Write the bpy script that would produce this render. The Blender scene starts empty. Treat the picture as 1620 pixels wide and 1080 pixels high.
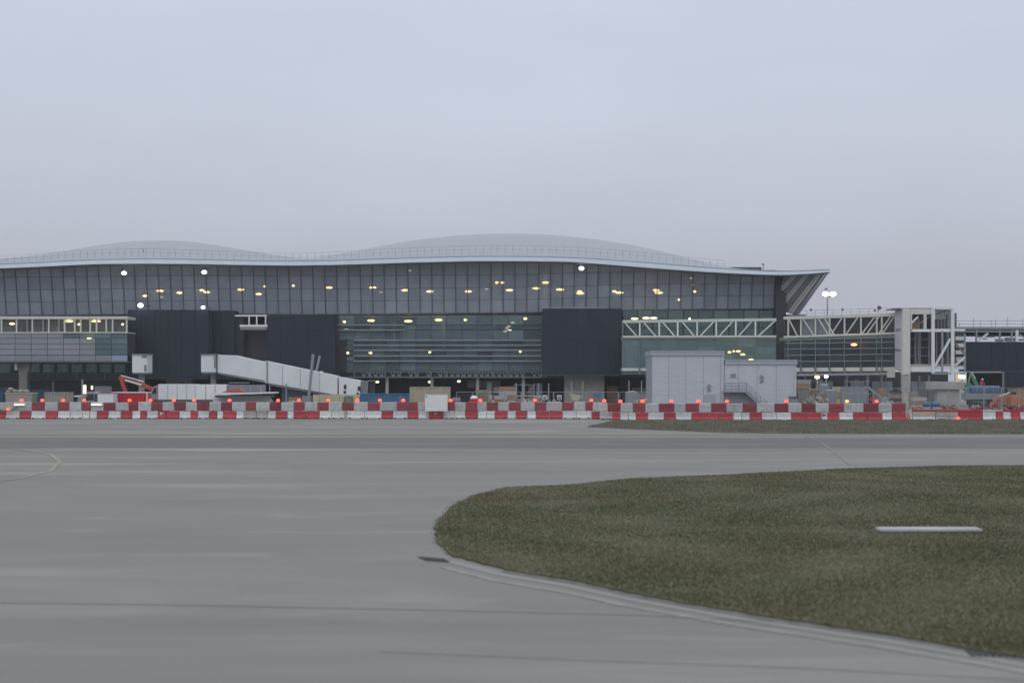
import bpy, math, random
import numpy as np
from mathutils import Vector, Matrix
random.seed(7)
rng = np.random.default_rng(7)
S = bpy.context.scene
C = S.collection
F = 2500.0                      # focal length in pixels of the 1620 px wide photograph
CAMZ = 4.0

# ------------------------------------------------------------------ camera
cd = bpy.data.cameras.new('camera'); cam = bpy.data.objects.new('camera', cd); C.objects.link(cam)
cam.location = (0, 0, CAMZ); cam.rotation_euler = (math.pi/2, 0, 0)
cd.sensor_width = 36; cd.lens = 36*F/1620; cd.shift_y = 60/1620
cd.clip_start = 0.5; cd.clip_end = 9000
cd.dof.use_dof = True; cd.dof.focus_distance = 165; cd.dof.aperture_fstop = 0.85
S.camera = cam

# ------------------------------------------------------------------ world: dull overcast at the end of the day
W = bpy.data.worlds.new('World'); S.world = W; W.use_nodes = True
nt = W.node_tree; nt.nodes.clear()
def N(t, **k):
    n = nt.nodes.new(t)
    for a, b in k.items(): setattr(n, a, b)
    return n
out = N('ShaderNodeOutputWorld'); mixs = N('ShaderNodeMixShader'); mixs.inputs[0].default_value = 0.99
bg1 = N('ShaderNodeBackground'); bg1.inputs[1].default_value = 0.06
sky = N('ShaderNodeTexSky', sky_type='NISHITA'); sky.sun_disc = False
SUN_EL, SUN_AZ = math.radians(48), math.radians(200)
sky.sun_elevation = SUN_EL; sky.sun_rotation = SUN_AZ; sky.dust_density = 4
nt.links.new(sky.outputs[0], bg1.inputs[0])
tc = N('ShaderNodeTexCoord'); sep = N('ShaderNodeSeparateXYZ'); nt.links.new(tc.outputs['Generated'], sep.inputs[0])
ramp = N('ShaderNodeValToRGB'); nt.links.new(sep.outputs[2], ramp.inputs[0])
cr = ramp.color_ramp
for pos, col in ((0.0,(.440,.450,.515)),(0.066,(.462,.483,.556)),(0.10,(.515,.550,.643)),(0.158,(.573,.614,.716)),(0.22,(.577,.636,.755)),(0.5,(.82,.88,.98)),(1.0,(1.10,1.15,1.24))):
    e = cr.elements[0] if pos == 0.0 else (cr.elements[-1] if pos == 1.0 else cr.elements.new(pos))
    e.position = pos; e.color = (*col, 1)
mp = N('ShaderNodeMapping'); mp.inputs['Scale'].default_value = (2.2, 2.2, 5); nt.links.new(tc.outputs['Generated'], mp.inputs[0])
nz = N('ShaderNodeTexNoise'); nz.inputs['Scale'].default_value = 1.6; nz.inputs['Detail'].default_value = 5; nz.inputs['Roughness'].default_value = .55
nt.links.new(mp.outputs[0], nz.inputs[0])
mr = N('ShaderNodeMapRange'); mr.inputs[1].default_value = .3; mr.inputs[2].default_value = .7; mr.inputs[3].default_value = .95; mr.inputs[4].default_value = 1.05
nt.links.new(nz.outputs[0], mr.inputs[0])
mul = N('ShaderNodeVectorMath', operation='SCALE'); nt.links.new(ramp.outputs[0], mul.inputs[0]); nt.links.new(mr.outputs[0], mul.inputs['Scale'])
bg2 = N('ShaderNodeBackground'); bg2.inputs[1].default_value = 1.0; nt.links.new(mul.outputs[0], bg2.inputs[0])
nt.links.new(bg1.outputs[0], mixs.inputs[1]); nt.links.new(bg2.outputs[0], mixs.inputs[2]); nt.links.new(mixs.outputs[0], out.inputs[0])
sl = bpy.data.lights.new('sun', 'SUN'); sl.energy = 0.5; sl.angle = math.radians(40); sl.color = (1, .97, .93)
so = bpy.data.objects.new('sun', sl); C.objects.link(so)
sd = Vector((math.sin(SUN_AZ)*math.cos(SUN_EL), math.cos(SUN_AZ)*math.cos(SUN_EL), math.sin(SUN_EL)))
so.rotation_euler = sd.to_track_quat('Z', 'Y').to_euler()
S.view_settings.view_transform = 'Standard'; S.view_settings.look = 'None'
S.view_settings.exposure = 0.0; S.view_settings.gamma = 1.0; S.view_settings.use_curve_mapping = False
S.cycles.max_bounces = 6; S.cycles.transparent_max_bounces = 12; S.cycles.sample_clamp_indirect = 3

# ------------------------------------------------------------------ materials
def mat(name, col, rough=.7, metal=0., var=.12, scale=1.5, bump=0., bscale=20., stretch=(1,1,1), rand=0., spec=.35, dirt=None):
    m = bpy.data.materials.new(name); m.use_nodes = True; t = m.node_tree; b = t.nodes['Principled BSDF']
    b.inputs['Roughness'].default_value = rough; b.inputs['Metallic'].default_value = metal
    b.inputs['Specular IOR Level'].default_value = spec
    g = t.nodes.new('ShaderNodeNewGeometry'); mpn = t.nodes.new('ShaderNodeMapping'); mpn.inputs['Scale'].default_value = stretch
    t.links.new(g.outputs['Position'], mpn.inputs[0])
    n = t.nodes.new('ShaderNodeTexNoise'); n.inputs['Scale'].default_value = scale; n.inputs['Detail'].default_value = 6; n.inputs['Roughness'].default_value = .6
    t.links.new(mpn.outputs[0], n.inputs[0])
    r = t.nodes.new('ShaderNodeMapRange'); r.inputs[1].default_value = .25; r.inputs[2].default_value = .75
    r.inputs[3].default_value = 1-var; r.inputs[4].default_value = 1+var; t.links.new(n.outputs[0], r.inputs[0])
    fac = r.outputs[0]
    if rand:
        oi = t.nodes.new('ShaderNodeObjectInfo'); r2 = t.nodes.new('ShaderNodeMapRange'); r2.inputs[3].default_value = 1-rand; r2.inputs[4].default_value = 1+rand
        t.links.new(oi.outputs['Random'], r2.inputs[0]); mm = t.nodes.new('ShaderNodeMath'); mm.operation = 'MULTIPLY'
        t.links.new(fac, mm.inputs[0]); t.links.new(r2.outputs[0], mm.inputs[1]); fac = mm.outputs[0]
    v = t.nodes.new('ShaderNodeVectorMath'); v.operation = 'SCALE'; v.inputs[0].default_value = col; t.links.new(fac, v.inputs['Scale'])
    src = v.outputs[0]
    if dirt:
        dcol, dscale, dthr = dirt
        n3 = t.nodes.new('ShaderNodeTexNoise'); n3.inputs['Scale'].default_value = dscale; n3.inputs['Detail'].default_value = 8; n3.inputs['Roughness'].default_value = .65
        t.links.new(mpn.outputs[0], n3.inputs[0])
        r3 = t.nodes.new('ShaderNodeMapRange'); r3.inputs[1].default_value = dthr; r3.inputs[2].default_value = dthr+.2; r3.inputs[4].default_value = .8
        t.links.new(n3.outputs[0], r3.inputs[0]); mx = t.nodes.new('ShaderNodeMix'); mx.data_type = 'RGBA'
        t.links.new(r3.outputs[0], mx.inputs[0]); t.links.new(src, mx.inputs[6]); mx.inputs[7].default_value = (*dcol, 1); src = mx.outputs[2]
    t.links.new(src, b.inputs['Base Color'])
    if bump:
        n2 = t.nodes.new('ShaderNodeTexNoise'); n2.inputs['Scale'].default_value = bscale; n2.inputs['Detail'].default_value = 5
        t.links.new(g.outputs['Position'], n2.inputs[0]); bp = t.nodes.new('ShaderNodeBump'); bp.inputs['Strength'].default_value = bump; bp.inputs['Distance'].default_value = .05
        t.links.new(n2.outputs[0], bp.inputs['Height']); t.links.new(bp.outputs[0], b.inputs['Normal'])
    return m
def glassmat(name, col, through, tint, rand=.12, rough=.12, spec=.5):
    m = mat(name, col, rough=rough, var=.10, scale=.5, rand=rand, spec=spec); t = m.node_tree; b = t.nodes['Principled BSDF']; o = t.nodes['Material Output']
    tr = t.nodes.new('ShaderNodeBsdfTransparent'); tr.inputs[0].default_value = (*tint, 1)
    mx = t.nodes.new('ShaderNodeMixShader'); mx.inputs[0].default_value = 1-through
    t.links.new(tr.outputs[0], mx.inputs[1]); t.links.new(b.outputs[0], mx.inputs[2]); t.links.new(mx.outputs[0], o.inputs[0])
    return m
def emit(name, col, s):
    m = bpy.data.materials.new(name); m.use_nodes = True; t = m.node_tree; t.nodes.remove(t.nodes['Principled BSDF'])
    e = t.nodes.new('ShaderNodeEmission'); e.inputs[0].default_value = (*col, 1); e.inputs[1].default_value = s
    t.links.new(e.outputs[0], t.nodes['Material Output'].inputs[0]); m.cycles.emission_sampling = 'NONE'; return m
M = dict(
 concrete=mat('apron_concrete', (.200,.191,.176), .85, var=.16, scale=.09, bump=.12, bscale=14, stretch=(.35,1,1), dirt=((.158,.152,.143), .09, .42)),
 asphalt=mat('taxiway_asphalt', (.120,.117,.116), .85, var=.14, scale=.35, bump=.2, bscale=25, stretch=(.15,1,1), dirt=((.165,.16,.158), .3, .55)),
 shoulder=mat('shoulder_concrete', (.225,.217,.205), .85, var=.12, scale=.4, bump=.1, stretch=(.4,1,1)),
 seam=mat('pavement_seam', (.145,.14,.133), .9, var=.3, scale=3),
 pale_seam=mat('sealed_joint', (.235,.228,.215), .85, var=.2, scale=2),
 yellow_paint=mat('worn_yellow_paint', (.27,.245,.18), .8, var=.3, scale=3),
 soil=mat('turf_soil', (.110,.102,.058), .95, var=.25, scale=.7, bump=.6, bscale=9, dirt=((.065,.078,.034), .45, .5)),
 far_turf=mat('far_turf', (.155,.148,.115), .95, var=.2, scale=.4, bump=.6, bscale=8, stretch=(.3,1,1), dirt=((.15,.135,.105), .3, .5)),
 roof=mat('roof_metal', (.30,.315,.345), .42, .25, var=.05, scale=.25, rand=0),
 seamroof=mat('roof_seam_metal', (.30,.315,.345), .45, .2, var=.05),
 fascia=mat('fascia_metal', (.72,.79,.86), .35, .2, var=.05, scale=.4),
 gutter=mat('gutter_metal', (.30,.33,.37), .5, .3, var=.05),
 soffit=mat('soffit_metal', (.12,.135,.15), .5, .1, var=.05),
 mull=mat('mullion_metal', (.13,.145,.165), .5, .2, var=.05),
 mull2=mat('pale_mullion', (.17,.20,.20), .5, .2, var=.08),
 louvre=mat('louvre_metal', (.26,.29,.32), .5, .1, var=.08),
 glassU=glassmat('fritted_glass', (.47,.52,.60), .42, (.86,.86,.84), .10, .3, .35),
 glassL=glassmat('teal_glass', (.19,.25,.275), .52, (.84,.90,.90), .38, .10, .45),
 glassR=glassmat('clear_teal_glass', (.18,.26,.265), .45, (.84,.90,.90), .2, .10, .45),
 glassB=glassmat('grey_window_glass', (.11,.12,.13), .5, (.88,.9,.9), .2, .1, .45),
 dark=mat('black_cladding', (.016,.024,.037), .55, var=.10, scale=.4, rand=.05),
 dark2=mat('dark_wall', (.050,.053,.062), .7, var=.12),
 inner=mat('interior_wall', (.10,.11,.12), .9, var=.25, scale=.5),
 slabd=mat('floor_slab', (.20,.20,.20), .9, var=.15),
 glassD=glassmat('dark_walkway_glass', (.085,.11,.125), .5, (.84,.90,.90), .3, .10, .4),
 clad=mat('grey_cladding', (.25,.265,.29), .45, .1, var=.06, scale=.5, rand=.06),
 clad2=mat('pale_cladding', (.235,.245,.275), .45, .1, var=.05, scale=.5, rand=.05),
 clad3=mat('blue_grey_cladding', (.27,.33,.42), .45, .1, var=.05),
 white=mat('white_steel', (.72,.73,.72), .5, .0, var=.08, scale=1.2, rand=.04),
 cream=mat('cream_steel', (.56,.57,.52), .55, .0, var=.08, scale=1.2),
 greensteel=mat('greenish_steel', (.24,.30,.28), .5, .0, var=.08),
 beige=mat('beige_wall', (.30,.285,.255), .85, var=.14, scale=.6, rand=.1),
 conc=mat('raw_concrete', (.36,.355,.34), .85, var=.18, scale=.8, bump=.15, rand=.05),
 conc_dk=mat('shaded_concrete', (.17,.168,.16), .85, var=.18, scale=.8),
 plant=mat('plant_cladding', (.56,.58,.62), .45, .15, var=.04, scale=.6, rand=.025),
 plant_trim=mat('plant_trim', (.36,.38,.42), .45, .15, var=.05),
 jet=mat('jetbridge_paint', (.66,.68,.69), .4, var=.06, scale=.7),
 jet_dk=mat('jetbridge_grey', (.20,.215,.235), .5, var=.08),
 wplas=mat('white_plastic', (.47,.48,.48), .5, var=.14, scale=3, rand=.14, dirt=((.30,.30,.29), 2.2, .52)),
 rplas=mat('red_plastic', (.27,.055,.07), .5, var=.16, scale=3, rand=.28, dirt=((.17,.065,.07), 2.2, .55)),
 gplas=mat('grimy_plastic', (.34,.34,.32), .6, var=.2, scale=3, rand=.15, dirt=((.22,.18,.16), 2, .5)),
 wblock=mat('white_block', (.56,.57,.56), .6, var=.16, scale=3, rand=.12, dirt=((.27,.27,.26), 2.6, .54)),
 rblock=mat('red_block', (.38,.04,.055), .55, var=.14, scale=3, rand=.14, dirt=((.22,.06,.06), 2.4, .58)),
 gap=mat('rubber_foot', (.04,.04,.042), .8),
 red=mat('red_paint', (.46,.025,.040), .45, var=.1, scale=1),
 orange=mat('orange_red_paint', (.40,.075,.05), .45, var=.12),
 org2=mat('orange_paint', (.38,.14,.07), .5, var=.12),
 blue=mat('blue_paint', (.06,.14,.25), .5, var=.15, rand=.1),
 dblue=mat('dark_blue_paint', (.035,.06,.11), .5, var=.15),
 green=mat('green_paint', (.07,.19,.10), .5, var=.15),
 teal=mat('teal_net', (.06,.20,.19), .8, var=.2),
 tan=mat('tan_ply', (.42,.38,.27), .8, var=.15, rand=.1),
 brown=mat('brown_crate', (.27,.18,.12), .85, var=.2, rand=.15),
 yellow=mat('yellow_paint', (.55,.48,.10), .6, var=.1),
 grey=mat('grey_paint', (.24,.25,.265), .55, var=.12, rand=.12),
 galv=mat('galvanised_steel', (.30,.32,.34), .5, .2, var=.1),
 hoard=mat('grey_hoarding', (.22,.24,.26), .6, var=.08),
 glassy=mat('vehicle_glass', (.02,.025,.03), .12, var=.05, spec=.6),
 rubber=mat('tyre_rubber', (.025,.025,.026), .85, var=.1),
 skin=mat('skin', (.42,.26,.19), .6, var=.05), helmet=mat('white_helmet', (.75,.75,.74), .35, var=.02),
 trouser=mat('dark_trousers', (.03,.035,.05), .85, var=.1),
 L_yel=emit('warm_lamp', (1,.70,.28), 12), L_org=emit('orange_lamp', (1,.30,.10), 5), L_wht=emit('floodlight_lens', (1,.97,.98), 14),
 L_dim=emit('dim_lamp', (.9,.78,.5), 2.2), L_red=emit('red_beacon', (1,.105,.07), 2.6), L_amb=emit('amber_beacon', (1,.42,.10), 2.2),
 L_tub=emit('tube_lamp', (1,.88,.62), 2.4),
)

def pave(m, light, dark, s1, s2, grain):
    t = m.node_tree; b = t.nodes['Principled BSDF']; base = b.inputs['Base Color'].links[0].from_socket
    g = t.nodes.new('ShaderNodeNewGeometry')
    for col, sc, st, seed, lo, hi, amt in ((light, s1, (.30,1,1), 3.1, .50, .72, .75), (dark, s2, (.22,1,1), 9.7, .52, .74, .65), (light, s1*3.3, (.4,1,1), 21., .56, .75, .45)):
        mp_ = t.nodes.new('ShaderNodeMapping'); mp_.inputs['Scale'].default_value = st; mp_.inputs['Location'].default_value = (seed, seed*1.7, 0); mp_.inputs['Rotation'].default_value = (0,0,.12*seed)
        t.links.new(g.outputs['Position'], mp_.inputs[0]); n = t.nodes.new('ShaderNodeTexNoise'); n.inputs['Scale'].default_value = sc; n.inputs['Detail'].default_value = 4; n.inputs['Roughness'].default_value = .5; n.inputs['Distortion'].default_value = .6
        t.links.new(mp_.outputs[0], n.inputs[0]); r = t.nodes.new('ShaderNodeMapRange'); r.interpolation_type = 'SMOOTHSTEP'
        r.inputs[1].default_value = lo; r.inputs[2].default_value = hi; r.inputs[4].default_value = amt; t.links.new(n.outputs[0], r.inputs[0])
        mx = t.nodes.new('ShaderNodeMix'); mx.data_type = 'RGBA'; t.links.new(r.outputs[0], mx.inputs[0]); t.links.new(base, mx.inputs[6]); mx.inputs[7].default_value = (*col, 1); base = mx.outputs[2]
    n = t.nodes.new('ShaderNodeTexNoise'); n.inputs['Scale'].default_value = 22; n.inputs['Detail'].default_value = 3; t.links.new(g.outputs['Position'], n.inputs[0])
    r = t.nodes.new('ShaderNodeMapRange'); r.inputs[1].default_value = .3; r.inputs[2].default_value = .7; r.inputs[3].default_value = 1-grain; r.inputs[4].default_value = 1+grain; t.links.new(n.outputs[0], r.inputs[0])
    v = t.nodes.new('ShaderNodeVectorMath'); v.operation = 'SCALE'; t.links.new(base, v.inputs[0]); t.links.new(r.outputs[0], v.inputs['Scale']); t.links.new(v.outputs[0], b.inputs['Base Color'])
pave(M['concrete'], (.275,.262,.238), (.148,.142,.131), .20, .12, .08)
pave(M['asphalt'], (.165,.160,.155), (.105,.103,.102), .3, .2, .10)
# ------------------------------------------------------------------ helpers
def wp(px, py, Y): return Vector(((px-810)*Y/F, Y, CAMZ+(600-py)*Y/F))
def gp(px, py, z=0.0):
    Y = (CAMZ-z)*F/(py-600); return Vector(((px-810)*Y/F, Y, z))
def X_(px, Y): return (px-810)*Y/F
def Z_(py, Y): return CAMZ+(600-py)*Y/F
def origin(o):
    v = Vector((0,0,0))
    while o is not None: v = v + o.location; o = o.parent
    return v
class MB:
    def __init__(s): s.v = []; s.f = []
    def add(s, vs, fs):
        k = len(s.v); s.v += [tuple(p) for p in vs]; s.f += [tuple(i+k for i in f) for f in fs]; return s
    def box(s, x0, x1, y0, y1, z0, z1):
        return s.add([(x0,y0,z0),(x1,y0,z0),(x1,y1,z0),(x0,y1,z0),(x0,y0,z1),(x1,y0,z1),(x1,y1,z1),(x0,y1,z1)],
            [(0,3,2,1),(4,5,6,7),(0,1,5,4),(1,2,6,5),(2,3,7,6),(3,0,4,7)])
    def pb(s, a, b, c, d, Y, dep):      # measured box: its front face is at distance Y
        return s.box(X_(a,Y), X_(b,Y), Y, Y+dep, Z_(d,Y), Z_(c,Y))
    def prism(s, pts, y0, y1):          # outline in x,z pushed back from y0 to y1
        n = len(pts); vs = [(x,y0,z) for x,z in pts]+[(x,y1,z) for x,z in pts]
        return s.add(vs, [tuple(range(n)), tuple(range(2*n-1, n-1, -1))]+[(i,i+n,(i+1)%n+n,(i+1)%n) for i in range(n)])
    def bar(s, p, q, w, h=None):
        p = Vector(p); q = Vector(q); h = h or w; d = (q-p).normalized()
        up = Vector((0,0,1)) if abs(d.z) < .95 else Vector((0,1,0))
        a = d.cross(up).normalized()*w/2; b = a.cross(d).normalized()*h/2
        vs = [p-a-b,p+a-b,p+a+b,p-a+b,q-a-b,q+a-b,q+a+b,q-a+b]
        return s.add(vs, [(0,3,2,1),(4,5,6,7),(0,1,5,4),(1,2,6,5),(2,3,7,6),(3,0,4,7)])
    def cyl(s, p, q, r, n=10, r2=None):
        p = Vector(p); q = Vector(q); r2 = r if r2 is None else r2; d = (q-p).normalized()
        up = Vector((0,0,1)) if abs(d.z) < .95 else Vector((0,1,0)); a = d.cross(up).normalized(); b = a.cross(d)
        vs = []
        for c, rr in ((p,r),(q,r2)):
            for i in range(n):
                t = 2*math.pi*i/n; vs.append(c+a*rr*math.cos(t)+b*rr*math.sin(t))
        return s.add(vs, [tuple(range(n-1,-1,-1)), tuple(range(n,2*n))]+[(i,(i+1)%n,(i+1)%n+n,i+n) for i in range(n)])
    def ball(s, c, r, n=10, m=6, sz=1.0):
        vs = [(c[0],c[1],c[2]+r*sz)]; fs = []
        for j in range(1,m):
            ph = math.pi*j/m
            for i in range(n):
                t = 2*math.pi*i/n; vs.append((c[0]+r*math.sin(ph)*math.cos(t), c[1]+r*math.sin(ph)*math.sin(t), c[2]+r*sz*math.cos(ph)))
        vs.append((c[0],c[1],c[2]-r*sz))
        for i in range(n): fs.append((0, 1+i, 1+(i+1)%n)); fs.append((len(vs)-1, 1+(m-2)*n+(i+1)%n, 1+(m-2)*n+i))
        for j in range(m-2):
            for i in range(n): fs.append((1+j*n+i, 1+(j+1)*n+i, 1+(j+1)*n+(i+1)%n, 1+j*n+(i+1)%n))
        return s.add(vs, fs)
    def build(s, name, m, parent=None, bevel=0, smooth=False, org=None):
        o0 = origin(parent) if parent is not None else Vector((0,0,0))
        loc = Vector(org)-o0 if org is not None else Vector((0,0,0)); off = o0+loc
        me = bpy.data.meshes.new(name); me.from_pydata([(x-off.x,y-off.y,z-off.z) for x,y,z in s.v], [], s.f); me.update()
        if smooth: me.polygons.foreach_set('use_smooth', [True]*len(me.polygons))
        me.materials.append(M[m] if isinstance(m, str) else m)
        o = bpy.data.objects.new(name, me); C.objects.link(o); o.location = loc
        if parent is not None: o.parent = parent
        if bevel:
            b = o.modifiers.new('bevel', 'BEVEL'); b.width = bevel; b.segments = 2; b.limit_method = 'ANGLE'
        return o
def thing(name, label, cat, loc, group=None):
    o = bpy.data.objects.new(name, None); C.objects.link(o); o.location = loc; o.empty_display_size = .3
    o['label'] = label; o['category'] = cat
    if group: o['group'] = group
    return o
def tag(o, label=None, cat=None, group=None, kind=None):
    if label: o['label'] = label
    if cat: o['category'] = cat
    if group: o['group'] = group
    if kind: o['kind'] = kind
    return o
def interp(x, tab):
    xs = [t[0] for t in tab]; ys = [t[1] for t in tab]
    return float(np.interp(x, xs, ys))
def smooth_interp(x, tab, w=22):
    return sum(interp(x+d*w, tab) for d in (-1,-.5,0,.5,1))/5
def lamp(parent, px, py, Y, w=8, h=3, m='L_yel', name='ceiling_light'):
    b = MB(); c = wp(px, py, Y); rx = w*Y/F/2; rz = h*Y/F/2
    b.ball((0,0,0), 1, 10, 6); b.v = [(c.x+x*rx, c.y+y*rx, c.z+z*rz) for x,y,z in b.v]
    o = b.build(name, m, parent)
    if name == 'ceiling_light':
        MB().cyl((c.x, c.y, c.z+rz*.8), (c.x, c.y, c.z+.7), .03, 6).build('hanger', 'mull', o)
    return o

# ================================================================== SETTING
def sheet(name, pts, z, m, kind='structure', th=0.0):
    b = MB(); n = len(pts)
    b.add([(p[0],p[1],z) for p in pts], [tuple(range(n))])
    o = b.build(name, m); tag(o, kind=kind); return o
sheet('ground', [(-3500,-300),(3500,-300),(3500,5000),(-3500,5000)], 0, 'concrete')
sheet('road', [(-400,92.5),(400,91.5),(400,108.2),(-400,108.8)], .004, 'asphalt')
STRIP_N = [0]
def strip(name, tab, half_w, z, m):
    STRIP_N[0] += 1; z = .006+.0015*STRIP_N[0]     # every strip on a level of its own
    P = [gp(x,y) for x,y in tab]; L = []; R = []
    for i,p in enumerate(P):
        d = (P[min(i+1,len(P)-1)]-P[max(i-1,0)]).normalized(); n = Vector((-d.y,d.x,0))*half_w
        L.append(p+n); R.append(p-n)
    b = MB(); k = len(P); b.add([(p.x,p.y,z) for p in L]+[(p.x,p.y,z) for p in R], [(i,i+1,i+1+k,i+k) for i in range(k-1)])
    return tag(b.build(name, m), kind='structure')
edge_lo = [(688,838),(692,858),(715,880),(800,902),(910,920),(1000,940),(1100,958),(1200,975),(1300,990),(1400,1005),(1500,1022),(1620,1043),(1760,1072),(1950,1110)]
edge_hi = [(2300,722),(1900,730),(1620,737),(1500,738),(1350,742),(1150,752),(1000,758),(890,769),(800,772),(750,785),(715,803),(697,820)]
def shift(tab, d): return [(x-d*.8, y+d) for x,y in tab]
strip('pavement', shift(edge_lo[2:],7), .16, .004, 'shoulder')
strip('pavement', shift(edge_lo[2:],17), .10, .004, 'pale_seam')
strip('pavement', shift(edge_lo[3:],1.5), .12, .008, 'seam')
strip('pavement', [(-300,945),(0,953),(300,957),(700,965),(1000,972),(1250,985),(1620,1012),(1900,1040)], .03, .004, 'shoulder')
strip('pavement', [(600,1030),(900,1043),(1260,1056),(1620,1075),(1800,1086)], .02, .004, 'shoulder')
strip('pavement', [(-60,705),(40,712),(80,719),(95,730),(80,745),(30,757),(-60,768)], .10, .012, 'yellow_paint')
strip('pavement', [(-400,672),(400,671.5),(920,671)], .18, .008, 'pale_seam')
strip('pavement', [(-400,679),(400,679),(940,680)], .12, .008, 'seam')
strip('pavement', [(-400,688),(900,688),(1700,689)], .25, .008, 'pale_seam')
strip('pavement', [(1275,690),(1300,700),(1345,735)], .05, .010, 'shoulder')

# turf: slightly raised bumpy sheets plus blades
def turf(name, poly, z, m, res, amp):
    xs = [p.x for p in poly]; ys = [p.y for p in poly]; n = len(poly)
    b = MB(); b.add([(p.x,p.y,z) for p in poly]+[(p.x,p.y,0) for p in poly], [tuple(range(n))]+[(i,(i+1)%n,(i+1)%n+n,i+n) for i in range(n)])
    return tag(b.build(name, m), kind='structure')
def ragged(P, step, amp, seed):
    r = random.Random(seed); out_ = []
    for i, p in enumerate(P):
        q = P[(i+1)%len(P)]; n_ = min(160, max(1, int((q-p).length/step))); d = (q-p).normalized(); nn = Vector((-d.y, d.x, 0))
        for k_ in range(n_): out_.append(p.lerp(q, k_/n_)+nn*r.uniform(-amp, amp))
    return out_
near_poly = ragged([gp(x,y) for x,y in edge_lo+edge_hi], .22, .05, 5)
turf('land', near_poly, .05, 'soil', 1, 0)
far_poly = [gp(x,y) for x,y in [(930,675.5),(1000,679),(1060,681),(1150,684.5),(1250,686),(1620,686.5),(2400,687),(2400,664),(1620,665),(975,665.5)]]
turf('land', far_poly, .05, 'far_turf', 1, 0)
def inside(px, py, poly):
    r = np.zeros(len(px), bool); n = len(poly)
    for i in range(n):
        a = poly[i]; c = poly[(i+1)%n]
        cond = ((a.y > py) != (c.y > py))
        with np.errstate(divide='ignore', invalid='ignore'):
            xi = (c.x-a.x)*(py-a.y)/(c.y-a.y if c.y != a.y else 1e-9)+a.x
        r ^= cond & (px < xi)
    return r
def blades(name, poly, count, x0, x1, y0, y1, h, w, m, seed, label):
    r = np.random.default_rng(seed)
    u = r.random(count); y = y0*(y1/y0)**u; x = x0+(x1-x0)*r.random(count)
    jx = r.normal(0, .07, count); jy = r.normal(0, .07, count)
    k = inside(x+jx, y+jy, poly) & (np.abs(x) < y*.36+1); x = x[k]; y = y[k]; n = len(x)
    cl = np.sin(x*.9+2*np.sin(y*.31))*np.cos(y*.55+1.3*np.sin(x*.4))
    hh = h*(.55+.9*r.random(n))*(1+.35*cl); ww = w*(.6+.8*r.random(n)); a = r.random(n)*math.pi
    lean = (r.random((n,2))-.5)*hh[:,None]*1.3
    V = np.empty((n,3,3)); V[:,0] = np.stack([x-np.cos(a)*ww, y-np.sin(a)*ww, np.full(n,.04)],1)
    V[:,1] = np.stack([x+np.cos(a)*ww, y+np.sin(a)*ww, np.full(n,.04)],1); V[:,2] = np.stack([x+lean[:,0], y+lean[:,1], .05+hh],1)
    me = bpy.data.meshes.new(name); me.vertices.add(n*3); me.loops.add(n*3); me.polygons.add(n)
    me.vertices.foreach_set('co', V.reshape(-1)); me.loops.foreach_set('vertex_index', np.arange(n*3, dtype=np.int32))
    me.polygons.foreach_set('loop_start', np.arange(0,n*3,3,dtype=np.int32)); me.update(calc_edges=True)
    me.materials.append(m); o = bpy.data.objects.new(name, me); C.objects.link(o)
    return tag(o, label, 'grass', kind='stuff')
gm = mat('grass_blades', (.112,.102,.056), .9, var=.30, scale=.40, stretch=(.3,1,1), dirt=((.078,.100,.046), .16, .42), spec=.1)
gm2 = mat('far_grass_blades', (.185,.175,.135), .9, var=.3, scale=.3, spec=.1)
blades('grass', near_poly, 680000, -5, 27, 21, 76, .036, .012, gm, 3, 'dull olive brown turf lying inside the curve of the near taxiway')
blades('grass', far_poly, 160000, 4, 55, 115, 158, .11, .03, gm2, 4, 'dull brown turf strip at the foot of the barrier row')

# ================================================================== TERMINAL
T = thing('terminal_building', 'long glazed terminal with two low curved roof humps and a pale eave band', 'terminal', (-20, 256, 0))
eave_top = [(-200,420),(0,418),(60,415.5),(110,412.5),(160,410.5),(230,409),(300,410),(380,412),(460,413),(530,412),(600,409.5),(660,407.5),(750,405.5),(820,405.5),(900,407),(950,410),(1000,413.5),(1050,417.5),(1100,421.5),(1160,426),(1210,428.5),(1240,429),(1280,427.5),(1320,426)]
eave_bot = [(-200,428),(0,426),(60,423.5),(110,421),(160,419),(230,418.5),(300,419),(380,420.5),(460,421.5),(530,420.5),(600,418.5),(660,416.5),(750,414.5),(820,414.5),(900,415.5),(950,419),(1000,423),(1050,427),(1100,430.5),(1160,434),(1210,436),(1240,436.5),(1280,434.5),(1305,432.5),(1320,431)]
crest = [(-200,440),(20,430),(60,414),(95,409.5),(125,404.5),(150,399.5),(175,394),(200,389.5),(230,385.5),(265,384),(300,384.5),(340,389),(380,396),(420,403.5),(455,409),(490,416),(520,416),(535,411),(565,404.5),(600,396),(640,387),(675,381.5),(720,376.5),(760,373.8),(810,372.8),(860,374),(900,377.5),(950,383.5),(1000,392.5),(1040,402.5),(1070,411),(1095,419.5),(1130,432),(1400,446)]
YE, YC, YB = 245.0, 285.0, 330.0
def ze(X): px = 810+X*F/YE; return Z_(smooth_interp(px, eave_top, 12), YE)
def zbm(X): px = 810+X*F/YE; return Z_(smooth_interp(px, eave_bot, 12), YE)
def zc(X): px = 810+X*F/YC; return Z_(smooth_interp(px, crest, 14), YC)
XL, XR = X_(-160, YE), X_(1312, YE)
def roofz(X, v):
    e = ze(X); c = max(zc(X), e-.2)
    if v <= .5: return e+(c-e)*math.sin(math.pi*v)
    return e+(c-e)*math.sin(math.pi*v)
b = MB(); nx, nv = 260, 18
for j in range(nv+1):
    v = j/nv; y = YE+(YC-YE)*2*v
    xr = XR if v == 0 else XR-8*v**.6
    for i in range(nx+1):
        X = XL+(xr-XL)*i/nx; b.v.append((X, y, roofz(X, v)))
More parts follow.
